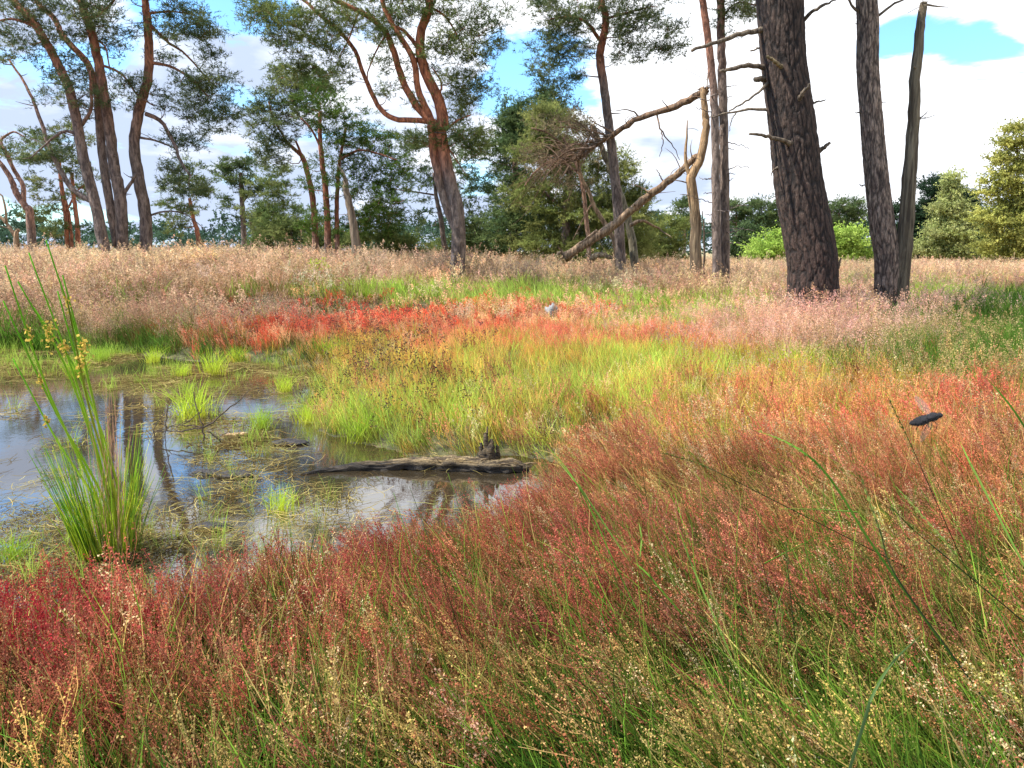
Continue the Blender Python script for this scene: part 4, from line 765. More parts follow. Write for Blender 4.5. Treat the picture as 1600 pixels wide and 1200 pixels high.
# right-hand background
for (lb, d, x, y0, bl, kd, cl, gp) in [
  ('dark flat-crowned pine behind the two straight pines', 55, 1150, 415, [(1150, 325, 24, 10, 26), (1145, 345, 18, 12, 16), (1160, 340, 10, 10, 8)], 'pine', DULL, 1),
  ('dark flat-crowned pine left of the thick dark trunk', 55, 1195, 415, [(1190, 322, 34, 12, 40), (1200, 340, 28, 12, 26), (1180, 345, 14, 8, 10), (1215, 350, 20, 12, 14)], 'pine', DULL, 1),
  ('round dark pine behind the tan snag', 55, 1068, 412, [(1068, 322, 16, 12, 20), (1068, 342, 18, 12, 18), (1060, 360, 20, 12, 12)], 'pine', DULL, 1),
  ('dark spreading pine between the thick dark trunk and the grey pair', 50, 1318, 415, [(1310, 325, 30, 14, 40), (1330, 342, 28, 14, 30), (1300, 345, 18, 12, 14), (1340, 325, 14, 12, 12)], 'pine', DULL, 1),
  ('blue-green mid-height tree behind the lime bush left of the thick trunk', 48, 1165, 415, [(1165, 385, 26, 24, 40), (1178, 365, 14, 14, 12)], 'leaf', ((.07, .11, .045), (.11, .15, .06)), 2),
  ('lime green bush left of the thick dark trunk', 42, 1205, 418, [(1205, 390, 34, 22, 60), (1190, 400, 24, 14, 24), (1212, 372, 14, 10, 10)], 'leaf', LIME, 2),
  ('lime green bush right of the thick dark trunk', 42, 1320, 420, [(1318, 385, 30, 26, 60), (1300, 375, 16, 16, 16), (1340, 400, 24, 14, 24), (1330, 365, 14, 10, 8)], 'leaf', LIME, 2),
  ('dark green broadleaf tree between the two grey trunks', 52, 1395, 418, [(1400, 360, 16, 40, 40), (1385, 390, 20, 20, 20)], 'leaf', ((.03, .06, .03), (.06, .09, .045)), 3),
  ('tall dark pine behind the yellow larch', 50, 1470, 418, [(1462, 292, 22, 14, 26), (1480, 310, 20, 18, 20), (1455, 320, 14, 14, 12), (1505, 310, 20, 14, 20), (1520, 318, 10, 12, 8), (1500, 350, 26, 24, 24)], 'bushy', ((.022, .045, .024), (.045, .075, .04)), 1),
  ('dark green tree just right of the narrow bare trunk', 52, 1440, 418, [(1437, 345, 18, 30, 36), (1430, 385, 24, 22, 30), (1455, 395, 24, 16, 20)], 'leaf', ((.03, .065, .035), (.06, .10, .05)), 3),
  ('yellow-green larch with a pointed crown right of the narrow bare trunk', 44, 1482, 418, [(1487, 280, 3, 8, 5), (1487, 295, 9, 7, 9), (1485, 310, 15, 7, 14), (1496, 322, 12, 5, 9), (1474, 327, 14, 5, 11), (1488, 338, 22, 7, 22), (1505, 352, 16, 5, 12), (1466, 354, 16, 6, 12), (1482, 364, 30, 7, 30), (1500, 380, 26, 7, 22), (1462, 384, 26, 7, 22), (1482, 396, 38, 9, 40), (1445, 392, 14, 5, 8)], 'leaf', ((.30, .34, .11), (.46, .46, .19)), 3),
  ('dark green low tree between the larch and the golden birch', 46, 1530, 418, [(1530, 375, 20, 24, 36), (1545, 395, 26, 16, 30), (1525, 345, 12, 14, 10)], 'leaf', ((.03, .07, .03), (.07, .12, .05)), 3),
  ('tall golden-green birch at the right edge', 36, 1590, 418, [(1588, 203, 14, 9, 8), (1572, 222, 12, 8, 7), (1600, 228, 22, 12, 14), (1562, 246, 16, 9, 9), (1584, 258, 18, 12, 14), (1612, 262, 20, 16, 18), (1558, 280, 18, 10, 11), (1586, 292, 22, 12, 18), (1545, 305, 14, 8, 8), (1570, 322, 26, 12, 22), (1606, 312, 26, 20, 30), (1542, 338, 18, 9, 12), (1584, 346, 32, 13, 30), (1556, 364, 24, 12, 20), (1604, 372, 34, 18, 36), (1540, 388, 16, 10, 10), (1582, 396, 40, 12, 34), (1640, 240, 34, 34, 34), (1650, 350, 50, 44, 60)], 'leaf', BIRCH, 3)]:
    t0 = min(b[1] for b in bl)+8
    tree('pine_tree' if kd != 'leaf' else ('lime_bush' if cl is LIME else 'leafy_tree'), lb, d, [([(x, y0), (x+2, (y0+t0)/2), (bl[0][0], t0)], 6 if d > 40 else 9, 2)], bl, kind=kd, col=cl, group={1: 'distant pines at the right', 2: 'bushes along the far field', 3: 'trees along the far field'}[gp], orange=(1, 3), dens=1.15, clump=1.9 if d > 40 else 1.4, nc=1.3, top_c=(1.1, .8, .6))

# distant wood: one mass along the horizon
def far_wood():
    rng = np.random.RandomState(9); cen = []; 
    for i in range(2600):
        a = (rng.rand()*2-1)*.85; d = 120+90*rng.rand(); x = math.sin(a)*d*1.15; y = math.cos(a)*d; top = 3.6+2.6*vnoise(a*26+50, 0*a, 1, 3)+(1.6 if a > -.1 else 0)
        z = rng.rand()**.6*top; w = .7+.6*rng.rand(); cen.append((x, y, z+.4))
    cen = np.array(cen); mb = MB(); needles(mb, rng, cen, rng.randn(len(cen), 3)*.4, 260, .6, ((.045, .085, .06), (.075, .125, .075)), 'bushy', 5.2)
    o = mb.obj('distant_wood', NEEDLE); tag(o, 'far-off blue-green wood along the horizon behind the pines', 'wood', None, 'stuff')
far_wood()

# ------------------------------------------------------------------ single plants, wood, stone, insect
def hit(px, py, dz=0.0):
    v = dirpx(px, py); t = np.arange(1.0, 90, .02); x = v[0]*t; y = v[1]*t; z = CAMZ+v[2]*t; g0 = np.maximum(G(x, y), 0)+dz
    i = np.argmax(z < g0); return np.array([x[i], y[i], g0[i]-dz])
PALE = lambda r, g, b, k=1.0: lin(r, g, b)*k
def recolor(m, c0, c1):
    C = np.concatenate(m.C); return [np.clip((np.array(c0)[None]*(1-C[:, :1])+np.array(c1)[None]*C[:, :1])*C[:, 1:2], 0, .9)]
def tussocks():
    g = np.random.RandomState(61)
    kinds = {'dark': (PALE(70, 96, 36), PALE(96, 140, 44)), 'bright': (PALE(150, 150, 56), PALE(150, 196, 52)), 'lime': (PALE(196, 190, 70), PALE(176, 214, 60))}
    meshes = {}
    for k, (a, b) in kinds.items():
        for v in range(2):
            m = blades(g, 150, .075, .5, .0032 if k != 'dark' else .004, .45, .5); m.C = recolor(m, a, b); meshes[k, v] = m.mesh('grass_tussock', LEAF)
    L_ = [(70, 548, 52, 'dark', 'broad dark green tussock at the left edge of the pond\'s far shore'), (200, 528, 50, 'dark', 'dark green tussock on the far shore above the paired trunk reflections'),
      (248, 522, 32, 'bright', 'small bright tussock just right of the dark far-shore tussock'), (335, 513, 36, 'bright', 'bright tussock at the far shore before the red patch'), (375, 543, 38, 'dark', 'spiky dark tussock at the left end of the far red patch'),
      (430, 541, 24, 'dark', 'small dark tussock right of the spiky one at the red patch'), (303, 655, 66, 'lime', 'lime tussock standing in the pond above the dead branch'), (335, 585, 44, 'lime', 'yellow-green tussock in the pond nearest the far shore'),
      (285, 590, 30, 'lime', 'low yellow-green tussock left of the one nearest the far shore'), (408, 672, 44, 'bright', 'thin green tussock in the pond right of the floating bark'), (440, 800, 52, 'lime', 'sparse yellow-green sprouts in the water left of the log'),
      (1243, 582, 52, 'lime', 'glowing yellow-green tussock below the thick dark trunk'), (715, 500, 36, 'dark', 'dark tussock at the right end of the red patch'), (575, 470, 24, 'bright', 'bright tussock at the top edge of the red patch'),
      (615, 484, 24, 'bright', 'green tussock inside the red patch'), (662, 524, 18, 'dark', 'low dark tussock below the red patch'), (1040, 492, 32, 'bright', 'green tussock in the pink seeding grass left of the thick trunk'),
      (1012, 488, 26, 'bright', 'smaller green tussock left of the one in the pink grass'), (1512, 456, 26, 'lime', 'bright tussock in the field right of the grey trunk pair'), (348, 408, 20, 'bright', 'green tussock showing above the dry grass of the far bank'),
      (845, 448, 16, 'bright', 'green tussock in the far field below the slender pine'), (12, 545, 70, 'dark', 'tall dark tussock cut by the left edge of the view'), (1430, 560, 60, 'dark', 'dark green tussock under the grey trunk pair'),
      (560, 690, 60, 'bright', 'green tussock behind the left end of the log'), (780, 508, 34, 'dark', 'dark tussock beneath white seed heads right of the red patch'), (510, 560, 36, 'bright', 'green tussock on the spit at the pond\'s right shore'), (120, 590, 40, 'bright', 'thin tussock in the pond behind the tall rush'), (240, 566, 30, 'lime', 'short tussock in the pond above the single trunk reflection'), (372, 566, 30, 'lime', 'short yellow-green tussock at the back of the pond, right of the tallest one there'), (445, 612, 34, 'lime', 'yellow-green tussock at the pond\'s right shore, upper one'), (482, 660, 44, 'lime', 'yellow-green tussock at the pond\'s right shore, just above the log\'s thin end'), (160, 566, 26, 'bright', 'short tussock at the pond\'s back edge above the double trunk reflection'), (20, 880, 60, 'bright', 'green tussock at the left edge beside the rush clump'), (660, 640, 50, 'lime', 'lime tussock in the middle meadow above the log')]
    for i, (px, py, hp, k, lb) in enumerate(L_):
        b = hit(px, py); o = bpy.data.objects.new('grass_tussock', meshes[k, i % 2]); COL.objects.link(o); o.location = b-np.array([0, 0, .02]); s = hp*b[1]/F/.42; o.scale = (s*1.15, s*1.15, s); o.rotation_euler = (0, -.08, g.rand()*6.28)
        tag(o, lb, 'grass tussock', 'grass tussocks')
tussocks()

def rush():
    g = np.random.RandomState(62); b = on_z(168, 872); d = b[1]; o0 = np.array([b[0], b[1], 0.0])
    root = empty('rush_clump', o0, 'tall green rush clump with brown-yellow flower tufts standing at the pond edge, left', 'rush')
    green = MB(); yel = PALE(214, 220, 80); gr = PALE(132, 188, 66); dk = PALE(96, 110, 40)
    for i in range(210):
        a = g.rand()*6.28; r = .085*g.rand()**.5; s = np.array([b[0]+np.cos(a)*r*1.25, b[1]+np.sin(a)*r, -.05]); h = .30+.32*g.rand()
        tip = s+np.array([np.cos(a)*(.03+.15*g.rand())-.01, np.sin(a)*(.1+.1*g.rand()), h]); mid = (s+tip)/2+np.array([0, 0, .04]); q = spline([s, mid, tip], 6)
        t = np.linspace(0, 1, 6)[:, None]; c = (gr if g.rand() < .7 else yel)*t+(yel if g.rand() < .45 else dk)*(1-t)
        tube(green, q, np.linspace(.0026, .0007, 6), 4, c*(.8+.6*g.rand()), 0, g, False)
    green.obj('stems', LEAF, root, False, o0)
    dry = MB()
    for i in range(34):
        s = np.array([b[0]+.03+.06*g.randn(), b[1]+.06*g.randn(), -.03]); tip = P(130+75*g.rand(), 590+130*g.rand(), d+.15*g.randn()); tube(dry, spline([s, (s+tip)/2+g.randn(3)*.01, tip], 6), np.linspace(.0018, .0006, 6), 3, PALE(220, 180, 150)*(.7+.5*g.rand()), 0, g, False)
    dry.obj('dry_stems', LEAF, root, False, o0)
    lines = [((160, 800), (75, 610), (8, 415), 0), ((165, 790), (85, 640), (5, 470), 0), ((168, 780), (110, 590), (28, 440), 1), ((175, 790), (138, 590), (98, 430), 1), ((180, 800), (130, 560), (72, 375), 0), ((172, 790), (120, 600), (45, 395), 0), ((185, 800), (140, 640), (105, 470), 2), ((160, 800), (90, 690), (20, 560), 0), ((190, 790), (130, 600), (52, 480), 0), ((178, 800), (135, 620), (90, 455), 0)]
    for i, (a, m, t, k) in enumerate(lines):
        st = MB(); s = np.array([b[0]+.02*g.randn(), b[1]+.03*g.randn(), -.04]); dd = d+.12*g.randn(); e = spline([s, P(*a, d), P(*m, (d+dd)/2), P(*t, dd)], 18); tt = np.linspace(0, 1, 18)[:, None]
        c = yel*(1-tt)+(PALE(96, 166, 40) if k != 2 else dk)*tt; tube(st, e, np.linspace(.0072, .0026, 18), 6, c, 0, g); o = st.obj('flowering_stem', LEAF, root, False, o0)
        fl = MB(); f = e[13 if i % 2 else 14]; n = 60 if k == 1 else 26; c3 = f+g.randn(n, 3)*np.array([.010, .010, .022])*(1.25 if k == 1 else .75)+np.array([.008, 0, -.01]); V, Q = quads_at(g, c3, .0052, 1.6); fl.add(V, None, Q, np.repeat(PALE(206, 176, 84)*(.6+.7*g.rand(n, 1)), 4, 0))
        for c4 in c3[::3]: tube(fl, np.array([f, c4]), .0006, 3, PALE(150, 160, 60), 0, g, False)
        w = fl.obj('flower_tuft', LEAF, None, False, None); w.parent = o; w.data.transform(__import__('mathutils').Matrix.Translation(-o0))
rush()

def log():
    g = np.random.RandomState(63); px = [(470, 742), (520, 736), (580, 733), (650, 732), (720, 733), (780, 736), (826, 735)]
    base = np.array([[*on_z(a, c), 0] for a, c in px]); q = spline(base, 60); t = np.linspace(0, 1, 60)
    r = np.interp(t, [0, .15, .4, .62, .7, .9, 1], [.008, .018, .036, .054, .044, .050, .014]); q[:, 2] = -.012+r*.62; q[:, 2] += .012*vnoise(t*9, 0*t, 1, 2)
    sides = 28; tt, U, Wv = frames(q); a = np.linspace(0, 2*np.pi, sides, endpoint=False); A, T_ = np.meshgrid(a, t); nz = fbm(np.cos(A)*2.2+T_*3, np.sin(A)*2.2+T_*26, 1, 4, 3); gro = .5+.5*np.sin(A*9+T_*4+3*vnoise(T_*8, A, 1, 4))
    R_ = r[:, None]*(.25+1.35*nz+.25*gro); V = q[:, None]+(np.cos(A)[..., None]*U[:, None]+np.sin(A)[..., None]*Wv[:, None])*R_[..., None]; V[..., 2] = np.where(V[..., 2] > q[:, None, 2], q[:, None, 2]+(V[..., 2]-q[:, None, 2])*.85, V[..., 2])
    hgt = V[..., 2]; lit_top = smooth((hgt-.012-.03*nz)/.03); C = (lit_top[..., None]*np.array([1.4, 1.2, .84])+(1-lit_top[..., None])*np.array([.22, .2, .2]))*(.7+.6*gro[..., None]); C = C.reshape(-1, 3)  # lit top and black shaded underside are painted into the log's colour
    i = np.arange(59)[:, None]*sides; j = np.arange(sides)[None]; j2 = (j+1) % sides; Q = np.stack([i+j, i+j2, i+sides+j2, i+sides+j], -1).reshape(-1, 4)
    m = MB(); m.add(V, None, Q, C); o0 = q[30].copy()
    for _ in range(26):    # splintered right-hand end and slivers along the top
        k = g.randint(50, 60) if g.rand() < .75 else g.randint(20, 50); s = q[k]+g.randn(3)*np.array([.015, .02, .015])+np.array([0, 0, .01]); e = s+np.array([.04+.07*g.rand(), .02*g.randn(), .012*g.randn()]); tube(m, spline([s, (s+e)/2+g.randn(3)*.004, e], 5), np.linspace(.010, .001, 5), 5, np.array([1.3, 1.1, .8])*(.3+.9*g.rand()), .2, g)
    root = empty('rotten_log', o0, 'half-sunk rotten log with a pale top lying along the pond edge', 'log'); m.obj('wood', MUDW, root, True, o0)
    st = MB(); b = q[46]+np.array([0, .05, .02])
    for (tx, ty, w_) in [(758, 676, .030), (768, 686, .036), (752, 692, .034), (776, 696, .026), (762, 666, .016)]:
        e = P(tx, ty, b[1]+.02+.02*g.randn()); s_ = b+np.array([(tx-762)*.0025, .01*g.randn(), -.01]); pp = spline([s_, (s_+e)/2+g.randn(3)*.008, e], 9); tube(st, pp, np.linspace(w_, w_*.25, 9)*(.8+.4*g.rand(9)), 8, np.array([.75, .62, .42])*(.6+.5*g.rand()), .3, g)
    st.obj('broken_stub', MUDW, root, True, o0)
log()
def deadbranch():
    g = np.random.RandomState(64); b = on_z(322, 690); d = b[1]; o0 = np.array([b[0], b[1], 0]); m = MB()
    def tw(pts, w0, w1, dd=0):
        p = spline(np.array([P(x, y, d+dd+(k*.02)) for k, (x, y) in enumerate(pts)]), 12); p[:, 2] = np.maximum(p[:, 2], -.02); p[1:-1] += g.randn(10, 3)*.005; tube(m, p, np.linspace(w0, w1, 12), 6, (.28, .24, .2), .15, g); return p
    tw([(318, 690), (317, 668), (309, 640), (302, 612)], .007, .003); tw([(318, 668), (345, 648), (370, 630), (391, 609)], .007, .002); tw([(318, 668), (280, 672), (240, 676)], .006, .003); tw([(318, 668), (285, 664), (262, 668), (240, 674)], .005, .002)
    tw([(240, 676), (244, 660), (258, 645), (270, 633)], .004, .002); tw([(322, 672), (345, 690), (370, 712), (394, 740)], .006, .002, -.1); tw([(262, 632), (261, 660), (259, 690), (262, 720)], .005, .002, -.05); tw([(300, 655), (285, 660), (268, 668)], .003, .001)
    tw([(345, 648), (340, 640), (336, 630)], .003, .001); tw([(285, 664), (300, 654), (314, 644)], .004, .002); tw([(240, 676), (246, 690), (258, 705)], .004, .002); tw([(290, 690), (320, 700), (350, 702)], .003, .0015, -.1); tw([(262, 668), (255, 662), (250, 640)], .003, .001)
    o = m.obj('dead_branch', DEADW, None, True, o0); tag(o, 'black leafless branch poking out of the pond beside the lime tussock', 'dead branch')
    # floating slab of bark
    c = on_z(366, 682); m = MB(); n = 16; k = 7; u, v = np.meshgrid(np.linspace(-1, 1, n), np.linspace(-1, 1, k)); w = np.sqrt(np.clip(1-u*u, .02, 1)); X = u*.105; Y = v*.035*w*(1+.2*np.sin(u*7)); Zt = .018*(1-v*v)*w+.012*(u+.2)+.003*np.sin(u*14+v*5)+.006
    top = np.stack([X, Y, Zt], -1).reshape(-1, 3); bot = top-np.array([0, 0, .012]); idx = np.arange(n*k).reshape(k, n); Q = np.stack([idx[:-1, :-1], idx[:-1, 1:], idx[1:, 1:], idx[1:, :-1]], -1).reshape(-1, 4); per = list(idx[0])+list(idx[1:, -1])+list(idx[-1, ::-1][1:])+list(idx[::-1, 0][1:-1])
    S_ = [(per[i], per[(i+1) % len(per)], per[(i+1) % len(per)]+n*k, per[i]+n*k) for i in range(len(per))]; m.add(np.vstack([top, bot]), None, np.vstack([Q, Q[:, ::-1]+n*k, np.array(S_)[:, ::-1]]), np.vstack([np.tile([1.5, 1.15, .8], (n*k, 1)), np.tile([.3, .25, .2], (n*k, 1))]))
    o = m.obj('bark_slab', DEADW, None, False); o.location = (c[0], c[1], 0); tag(o, 'curved brown slab of bark floating in the pond behind the dead branch', 'bark')
    # twig on the meadow
    m = MB(); d2 = 6.9; b = P(1112, 596, d2); 
    for pts, w0, w1 in [([(1100, 612), (1112, 592), (1126, 582), (1145, 584), (1165, 577)], .011, .004), ([(1126, 582), (1117, 577), (1108, 572)], .006, .002), ([(1150, 583), (1160, 586), (1168, 594)], .004, .002), ([(1108, 598), (1092, 592), (1086, 584)], .006, .003)]:
        p = spline(np.array([P(x, y, d2) for x, y in pts]), 12); p[1:-1] += g.randn(10, 3)*.006; tube(m, p, np.linspace(w0, w1, 12), 6, (.35, .3, .26), .2, g)
    o = m.obj('twig', DEADW, None, True, b); tag(o, 'dark crooked dead twig sticking out of the meadow at the centre right', 'twig')
deadbranch()
def lump(name, px, py, rx, ry, rz, col, label, cat, seed, mat, sub=0.0):
    g = np.random.RandomState(seed); b = hit(px, py); u, v = np.meshgrid(np.linspace(0, 2*np.pi, 29)[:-1], np.linspace(0, np.pi, 16)); x = np.cos(u)*np.sin(v); y = np.sin(u)*np.sin(v); z = np.cos(v)
    k = .45+1.05*fbm(x*1.6+z*2+5+seed, y*1.6-z*1.3+9, 1.2, 4, seed % 7); V = np.stack([x*rx*k, y*ry*k, z*rz*k], -1).reshape(-1, 3); i = np.arange(15)[:, None]*28; j = np.arange(28)[None]; j2 = (j+1) % 28; Q = np.stack([i+j, i+28+j, i+28+j2, i+j2], -1).reshape(-1, 4)
    m = MB(); m.add(V, None, Q, np.array(col)*(.6+.8*fbm(x*3+5, y*3+z*3+5, 1.5, 3, 3).reshape(-1, 1))); o = m.obj(name, mat, None, True); o.location = b+np.array([0, 0, rz*.35-sub]); return tag(o, label, cat)
def soft(name, rough=.9):
    m, N, L = newmat(name); v = N('ShaderNodeAttribute'); v.attribute_name = 'rgb'; tc = N('ShaderNodeTexCoord'); n = N('ShaderNodeTexNoise'); n.inputs['Scale'].default_value = 60; n.inputs['Detail'].default_value = 6; L(tc.outputs['Object'], n.inputs['Vector'])
    mr = N('ShaderNodeMapRange'); L(n.outputs[0], mr.inputs[0]); mr.inputs[1].default_value = .3; mr.inputs[2].default_value = .7; mr.inputs[3].default_value = .45; mr.inputs[4].default_value = 1.3
    mu = N('ShaderNodeVectorMath'); mu.operation = 'SCALE'; L(v.outputs['Color'], mu.inputs[0]); L(mr.outputs[0], mu.inputs['Scale'])
    b = N('ShaderNodeBump'); b.inputs['Distance'].default_value = .01; L(n.outputs[0], b.inputs['Height']); p = N('ShaderNodeBsdfPrincipled'); p.inputs['Roughness'].default_value = rough; L(mu.outputs[0], p.inputs['Base Color']); L(b.outputs[0], p.inputs['Normal'])
    o = N('ShaderNodeOutputMaterial'); L(p.outputs[0], o.inputs[0]); return m
STONE = soft('lichen_stone'); PEAT = soft('wet_peat', .7)
o = lump('stone', 862, 508, .09, .08, .13, (.24, .24, .23), 'small pale grey stone in the grass right of the far red patch', 'stone', 71, STONE); o.location.z += .14
for px, py, rx, ry, lb, sd in [(325, 742, .09, .04, 'dark peat clod in the water below the dead branch', 72), (330, 828, .10, .045, 'dark peat clod in the water right of the rush clump', 73), (452, 694, .12, .06, 'dark peat clod in the water left of the log', 74), (368, 745, .10, .05, 'flat dark peat clod right of the largest clod', 75)]:
    lump('peat_clod', px, py, rx, ry, .022, (.022, .016, .012), lb, 'peat clod', sd, PEAT)

def stalks():
    g = np.random.RandomState(65); G1 = PALE(112, 160, 58); G2 = PALE(150, 188, 84); DK = PALE(60, 72, 44); BL = PALE(120, 150, 90)
    L_ = [([(1440, 960), (1362, 850), (1295, 745), (1240, 697), (1180, 672)], 1.9, .0045, .0012, G1, 'thick arching green stalk curving left in the right foreground', 1),
      ([(1500, 1040), (1400, 900), (1375, 830), (1345, 745)], 1.75, .0030, .001, DK, 'dark upright stalk beside the thick arching one', 1), ([(1340, 800), (1280, 796), (1218, 795)], 1.9, .0022, .0012, G2, 'horizontal green blade at the right foreground', 0),
      ([(1235, 795), (1130, 742), (1085, 722), (1035, 708)], 2.3, .0020, .001, DK, 'thin dark stalk arching left across the orange sorrel', 1), ([(1010, 985), (960, 880), (905, 762), (850, 690)], 2.2, .0028, .001, G1, 'green stalk leaning left at the centre of the foreground', 0),
      ([(925, 790), (905, 760), (868, 716)], 2.2, .0042, .0008, G2, 'bright blade beside the central leaning stalk', 0), ([(1345, 1145), (1362, 1090), (1395, 1035), (1450, 982)], 1.25, .0045, .0022, BL, 'broad pale blade bending right at the bottom right', 0),
      ([(1470, 800), (1422, 692), (1388, 622)], 2.4, .0020, .0010, DK, 'short dark stalk left of the flying insect', 1), ([(1640, 740), (1590, 650), (1542, 590)], 1.9, .0040, .001, G1, 'green blade entering at the right edge', 0), ([(1535, 760), (1515, 722), (1500, 690)], 2.0, .0040, .001, G2, 'short bright blade below the flying insect', 0),
      ([(705, 1065), (655, 900), (615, 770)], 1.9, .0016, .0008, G1, 'thin green stalk, left of the bundle at the lower centre', 0), ([(740, 1055), (690, 900), (640, 760)], 1.95, .0016, .0008, DK, 'thin dark stalk, middle of the bundle at the lower centre', 0), ([(800, 1020), (750, 890), (700, 740)], 2.1, .0015, .0008, G2, 'pale stalk, right of the bundle at the lower centre', 0),
      ([(1210, 960), (1192, 880), (1178, 800)], 2.0, .0018, .0008, DK, 'dark straight stalk between the central and arching stalks', 0), ([(1240, 975), (1232, 900), (1228, 850)], 2.0, .0024, .0006, DK, 'short dark spiked stalk left of the arching stalk', 1), ([(1195, 880), (1230, 862), (1275, 840)], 2.0, .0026, .001, G1, 'green blade lying to the right above the pink sorrel', 0),
      ([(1110, 950), (1080, 880), (1062, 830)], 2.0, .0036, .001, G2, 'upright bright blade in the middle foreground', 0), ([(1000, 870), (1002, 840), (998, 815)], 2.2, .0040, .001, G2, 'small bright blade just right of the central stalk', 0), ([(1040, 930), (1010, 895), (990, 878)], 2.1, .0042, .001, G1, 'short green blade leaning left under the central stalk', 0),
      ([(1490, 880), (1430, 830), (1390, 790)], 1.9, .0026, .001, DK, 'dark blade sloping left in the right foreground', 1), ([(1210, 1080), (1160, 1000), (1110, 930)], 1.7, .0022, .001, G1, 'green blade sloping left in the lower right foreground', 0), ([(960, 1030), (930, 930), (880, 830)], 1.9, .0016, .0008, G1, 'thin green stalk just below the central leaning stalk', 0),
      ([(1010, 780), (1004, 735), (1000, 700)], 3.2, .0022, .001, DK, 'thin dark upright stem above the red sorrel at centre', 0), ([(1560, 950), (1480, 850), (1400, 760)], 1.8, .0016, .0008, G2, 'long thin pale stalk at the right, sloping left', 1)]
    for pts, d, w0, w1, c, lb, sp in L_:
        d = d*.86; w0 *= .8; c = c*(.62 if c is not DK else 1); m = MB(); p = [P(x, y, d+.05*k*g.randn()) for k, (x, y) in enumerate(pts)]; dz = p[0]-p[1]; dz = dz/np.linalg.norm(dz)
        if sp or len(pts) > 3 or abs(dz[2]) > .5: tt_ = min(.5, max(.02, (p[0][2]-float(G(p[0][0], p[0][1])))/max(.35, -dz[2]))); p = [p[0]+dz*tt_]+p
        q = spline(p, 26); flat = 0 if w0 < .0021 else 1
        if flat: s = np.cross(q[-1]-q[0], np.array([.3*g.randn(), 1, .4])); s /= np.linalg.norm(s); wv = np.interp(np.linspace(0, 1, 26), [0, .25, .8, 1], [w0*.6, w0*.8, w0*.62, .0004]); V = np.stack([q-s*wv[:, None], q+np.array([0, .0012, -.0009]), q+s*wv[:, None]], 1).reshape(-1, 3); i = np.arange(25)*3; m.add(V, None, np.vstack([np.stack([i, i+1, i+4, i+3], -1), np.stack([i+1, i+2, i+5, i+4], -1)]), np.repeat(c*np.interp(np.linspace(0, 1, 26), [0, .3, .85, .93, 1], [.7, 1, 1.1, 1.1, 1.1])[:, None]*np.where(np.linspace(0, 1, 26)[:, None] > .93, np.array([1.7, 1.0, .8]), 1.0), 3, 0))
        else: tube(m, q, np.linspace(w0*.9, .0006, 26), 5, c, 0, g)
        if sp:
            n = 90; t = .62+.38*g.rand(n); k = (t*25).astype(int).clip(0, 25); dr = q[25]-q[16]; dr /= np.linalg.norm(dr); st = q[k]+g.randn(n, 3)*.0012; e = st+dr*(.008+.008*g.rand(n, 1))+g.randn(n, 3)*.0022; s2 = np.cross(e-st, g.randn(n, 3)); s2 /= np.linalg.norm(s2, axis=1)[:, None]; mid = (st+e)/2
            m.add(np.stack([st, mid+s2*.0012, e, mid-s2*.0012], 1).reshape(-1, 3), None, np.arange(n*4).reshape(-1, 4), np.repeat((PALE(104, 92, 62) if c is DK else PALE(120, 130, 66))*(.6+.8*g.rand(n, 1)), 4, 0))
        o = m.obj('grass_stalk', LEAF, None, False, q[0]); tag(o, lb, 'grass stalk', 'tall stalks in the foreground')
stalks()
def herbs():
    g = np.random.RandomState(66)
    for px, py, hp, lb, w in [(722, 520, 52, 'bushy tuft with white seed heads at the right end of the red patch', 1), (787, 522, 48, 'tuft with cream seed heads beside the white-headed one', 1), (900, 520, 44, 'brown tuft with pale seed heads right of the grey stone', 0), (830, 520, 40, 'small dark dead tuft left of the grey stone', 0)]:
        b = hit(px, py); m = bent(g, 34, .05, .5, .0022, 16, .0075, .6, 1.5, .5, 3); m.C = recolor(m, PALE(70, 84, 42) if w else PALE(110, 74, 54), PALE(214, 186, 150) if w else PALE(190, 136, 108)); o = m.obj('seeding_herb', LEAF, None, False); o.location = b; s = hp*b[1]/F/.5; o.scale = (s, s, s); tag(o, lb, 'herb', 'seeding tufts by the stone')
    for px, py, rx, hp, lb in [(495, 446, 14, 38, 'small yellow-green sapling in the far grass left of centre'), (14, 394, 22, 22, 'low bright green bramble at the foot of the leftmost pines'), (1388, 0, 0, 0, '')]:
        if not rx: continue
        b = hit(px, py); m = MB(); sc = b[1]/F; top = hp*sc
        cen = b+np.stack([g.randn(26)*rx*sc*.5, g.randn(26)*rx*sc*.5, top*(.3+.7*g.rand(26))], 1)
        for c in cen: tube(m, spline([b, (b+c)/2+g.randn(3)*.01, c], 5), np.linspace(.006, .002, 5), 4, PALE(130, 140, 60), 0, g, False)
        n = 520; cc = np.repeat(cen, 20, 0)+g.randn(n, 3)*.035; V, Q = quads_at(g, cc, .014, 1.6); m.add(V, None, Q, np.repeat(PALE(190, 216, 70)*(.6+.6*g.rand(n, 1)), 4, 0)); o = m.obj('sapling', LEAF, None, False, b); tag(o, lb, 'sapling')
herbs()
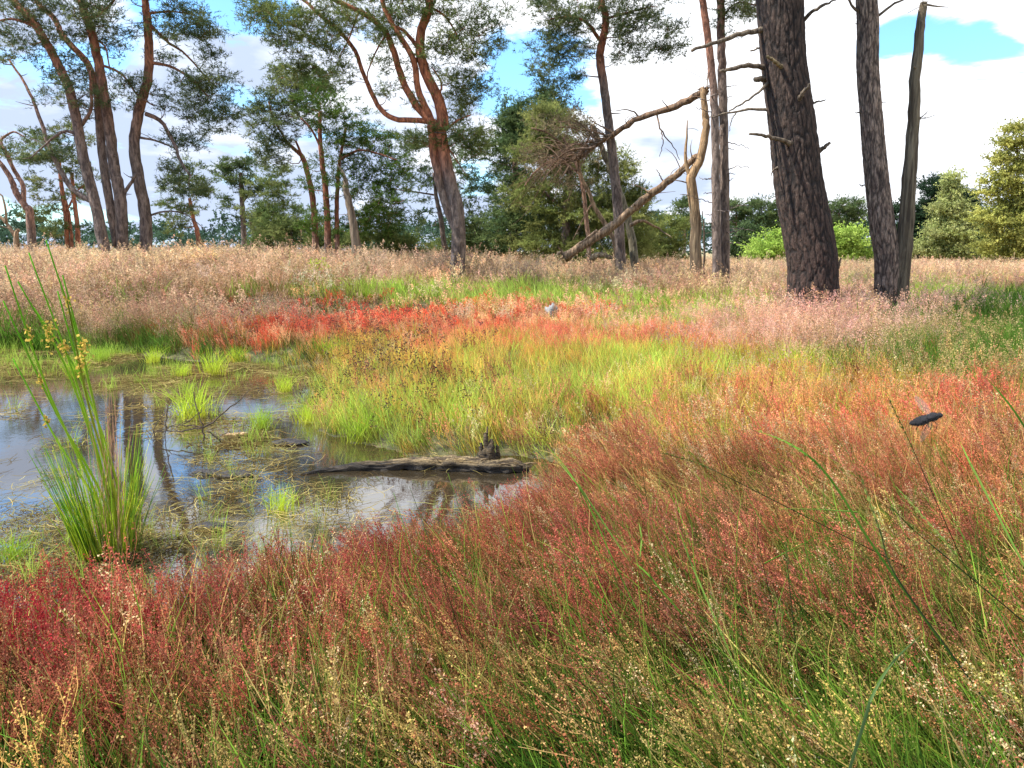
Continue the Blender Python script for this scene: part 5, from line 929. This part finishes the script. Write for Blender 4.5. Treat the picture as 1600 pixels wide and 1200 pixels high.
def insect():
    d = .62; c = P(1447, 655, d); root = empty('flying_insect', c, 'dark stout flying insect hovering above the orange sorrel at the right', 'insect'); root.rotation_euler = (R(-8), R(-8), R(6)); root.scale = (1.1, 1.05, 1.05)
    m = MB(); t = np.linspace(-1, 1, 26); x = t*.0135; prof = np.interp(t, [-1, -.85, -.5, -.1, .12, .22, .5, .66, .72, .88, 1], [.0003, .0018, .0034, .0038, .0026, .0030, .0036, .0022, .0018, .0021, .0004]); tube(m, np.stack([x, 0*x, .0012*np.sin(t*2)], 1), prof, 16, (.013, .012, .014), .10, np.random.RandomState(1))
    gi = np.random.RandomState(9)
    for _ in range(420):
        u = gi.rand()*1.9-.95; r_ = np.interp(u, [-1, -.85, -.5, -.1, .12, .22, .5, .66, .72, .88, 1], [.0003, .0018, .0034, .0038, .0026, .0030, .0036, .0022, .0018, .0021, .0004]); a_ = gi.rand()*6.28; n_ = np.array([0, np.cos(a_), np.sin(a_)]); b_ = np.array([u*.0135, 0, .0012*np.sin(u*2)])+n_*r_*.95; tube(m, np.array([b_, b_+n_*.0011+np.array([-.0009, 0, 0])+gi.randn(3)*.0003]), [.00009, .00003], 3, (.06, .05, .05), 0, gi, False)
    m.obj('body', soft('insect_body', .95), root, True)
    wm, N, L = newmat('wing_membrane'); a = N('ShaderNodeBsdfTransparent'); b = N('ShaderNodeBsdfPrincipled'); b.inputs['Base Color'].default_value = (.45, .42, .42, 1); b.inputs['Roughness'].default_value = .3; x_ = N('ShaderNodeMixShader'); x_.inputs[0].default_value = .11; L(a.outputs[0], x_.inputs[1]); L(b.outputs[0], x_.inputs[2]); o = N('ShaderNodeOutputMaterial'); L(x_.outputs[0], o.inputs[0])
    for s, l in ((1, .017), (-1, .017)):
        m = MB(); u = np.linspace(0, 1, 10); w = .0036*np.sin(np.pi*np.clip(u*.93+.07, 0, 1))**.7; ctr = np.stack([.003-u*.008, .002*u+0*u, s*(.003+u*l)*(1 if s > 0 else .9)], 1); V = np.stack([ctr-np.array([1, 0, 0])*w[:, None], ctr+np.array([1, 0, 0])*w[:, None]], 1).reshape(-1, 3); V2 = V+np.array([0, .00012, 0]); i = np.arange(9)*2; Q = np.stack([i, i+1, i+3, i+2], -1); m.add(np.vstack([V, V2]), None, np.vstack([Q, Q[:, ::-1]+20]), (1, 1, 1)); m.obj('wing', wm, root, True)
    for k in range(3):
        for s in (-1, 1):
            m = MB(); tube(m, spline([(.004-.002*k, s*.002, -.002), (.005-.004*k, s*.005, -.004), (.004-.005*k, s*.005, -.008)], 5), .00025, 4, (.03, .03, .03)); m.obj('leg', NEEDLE, root)
insect()
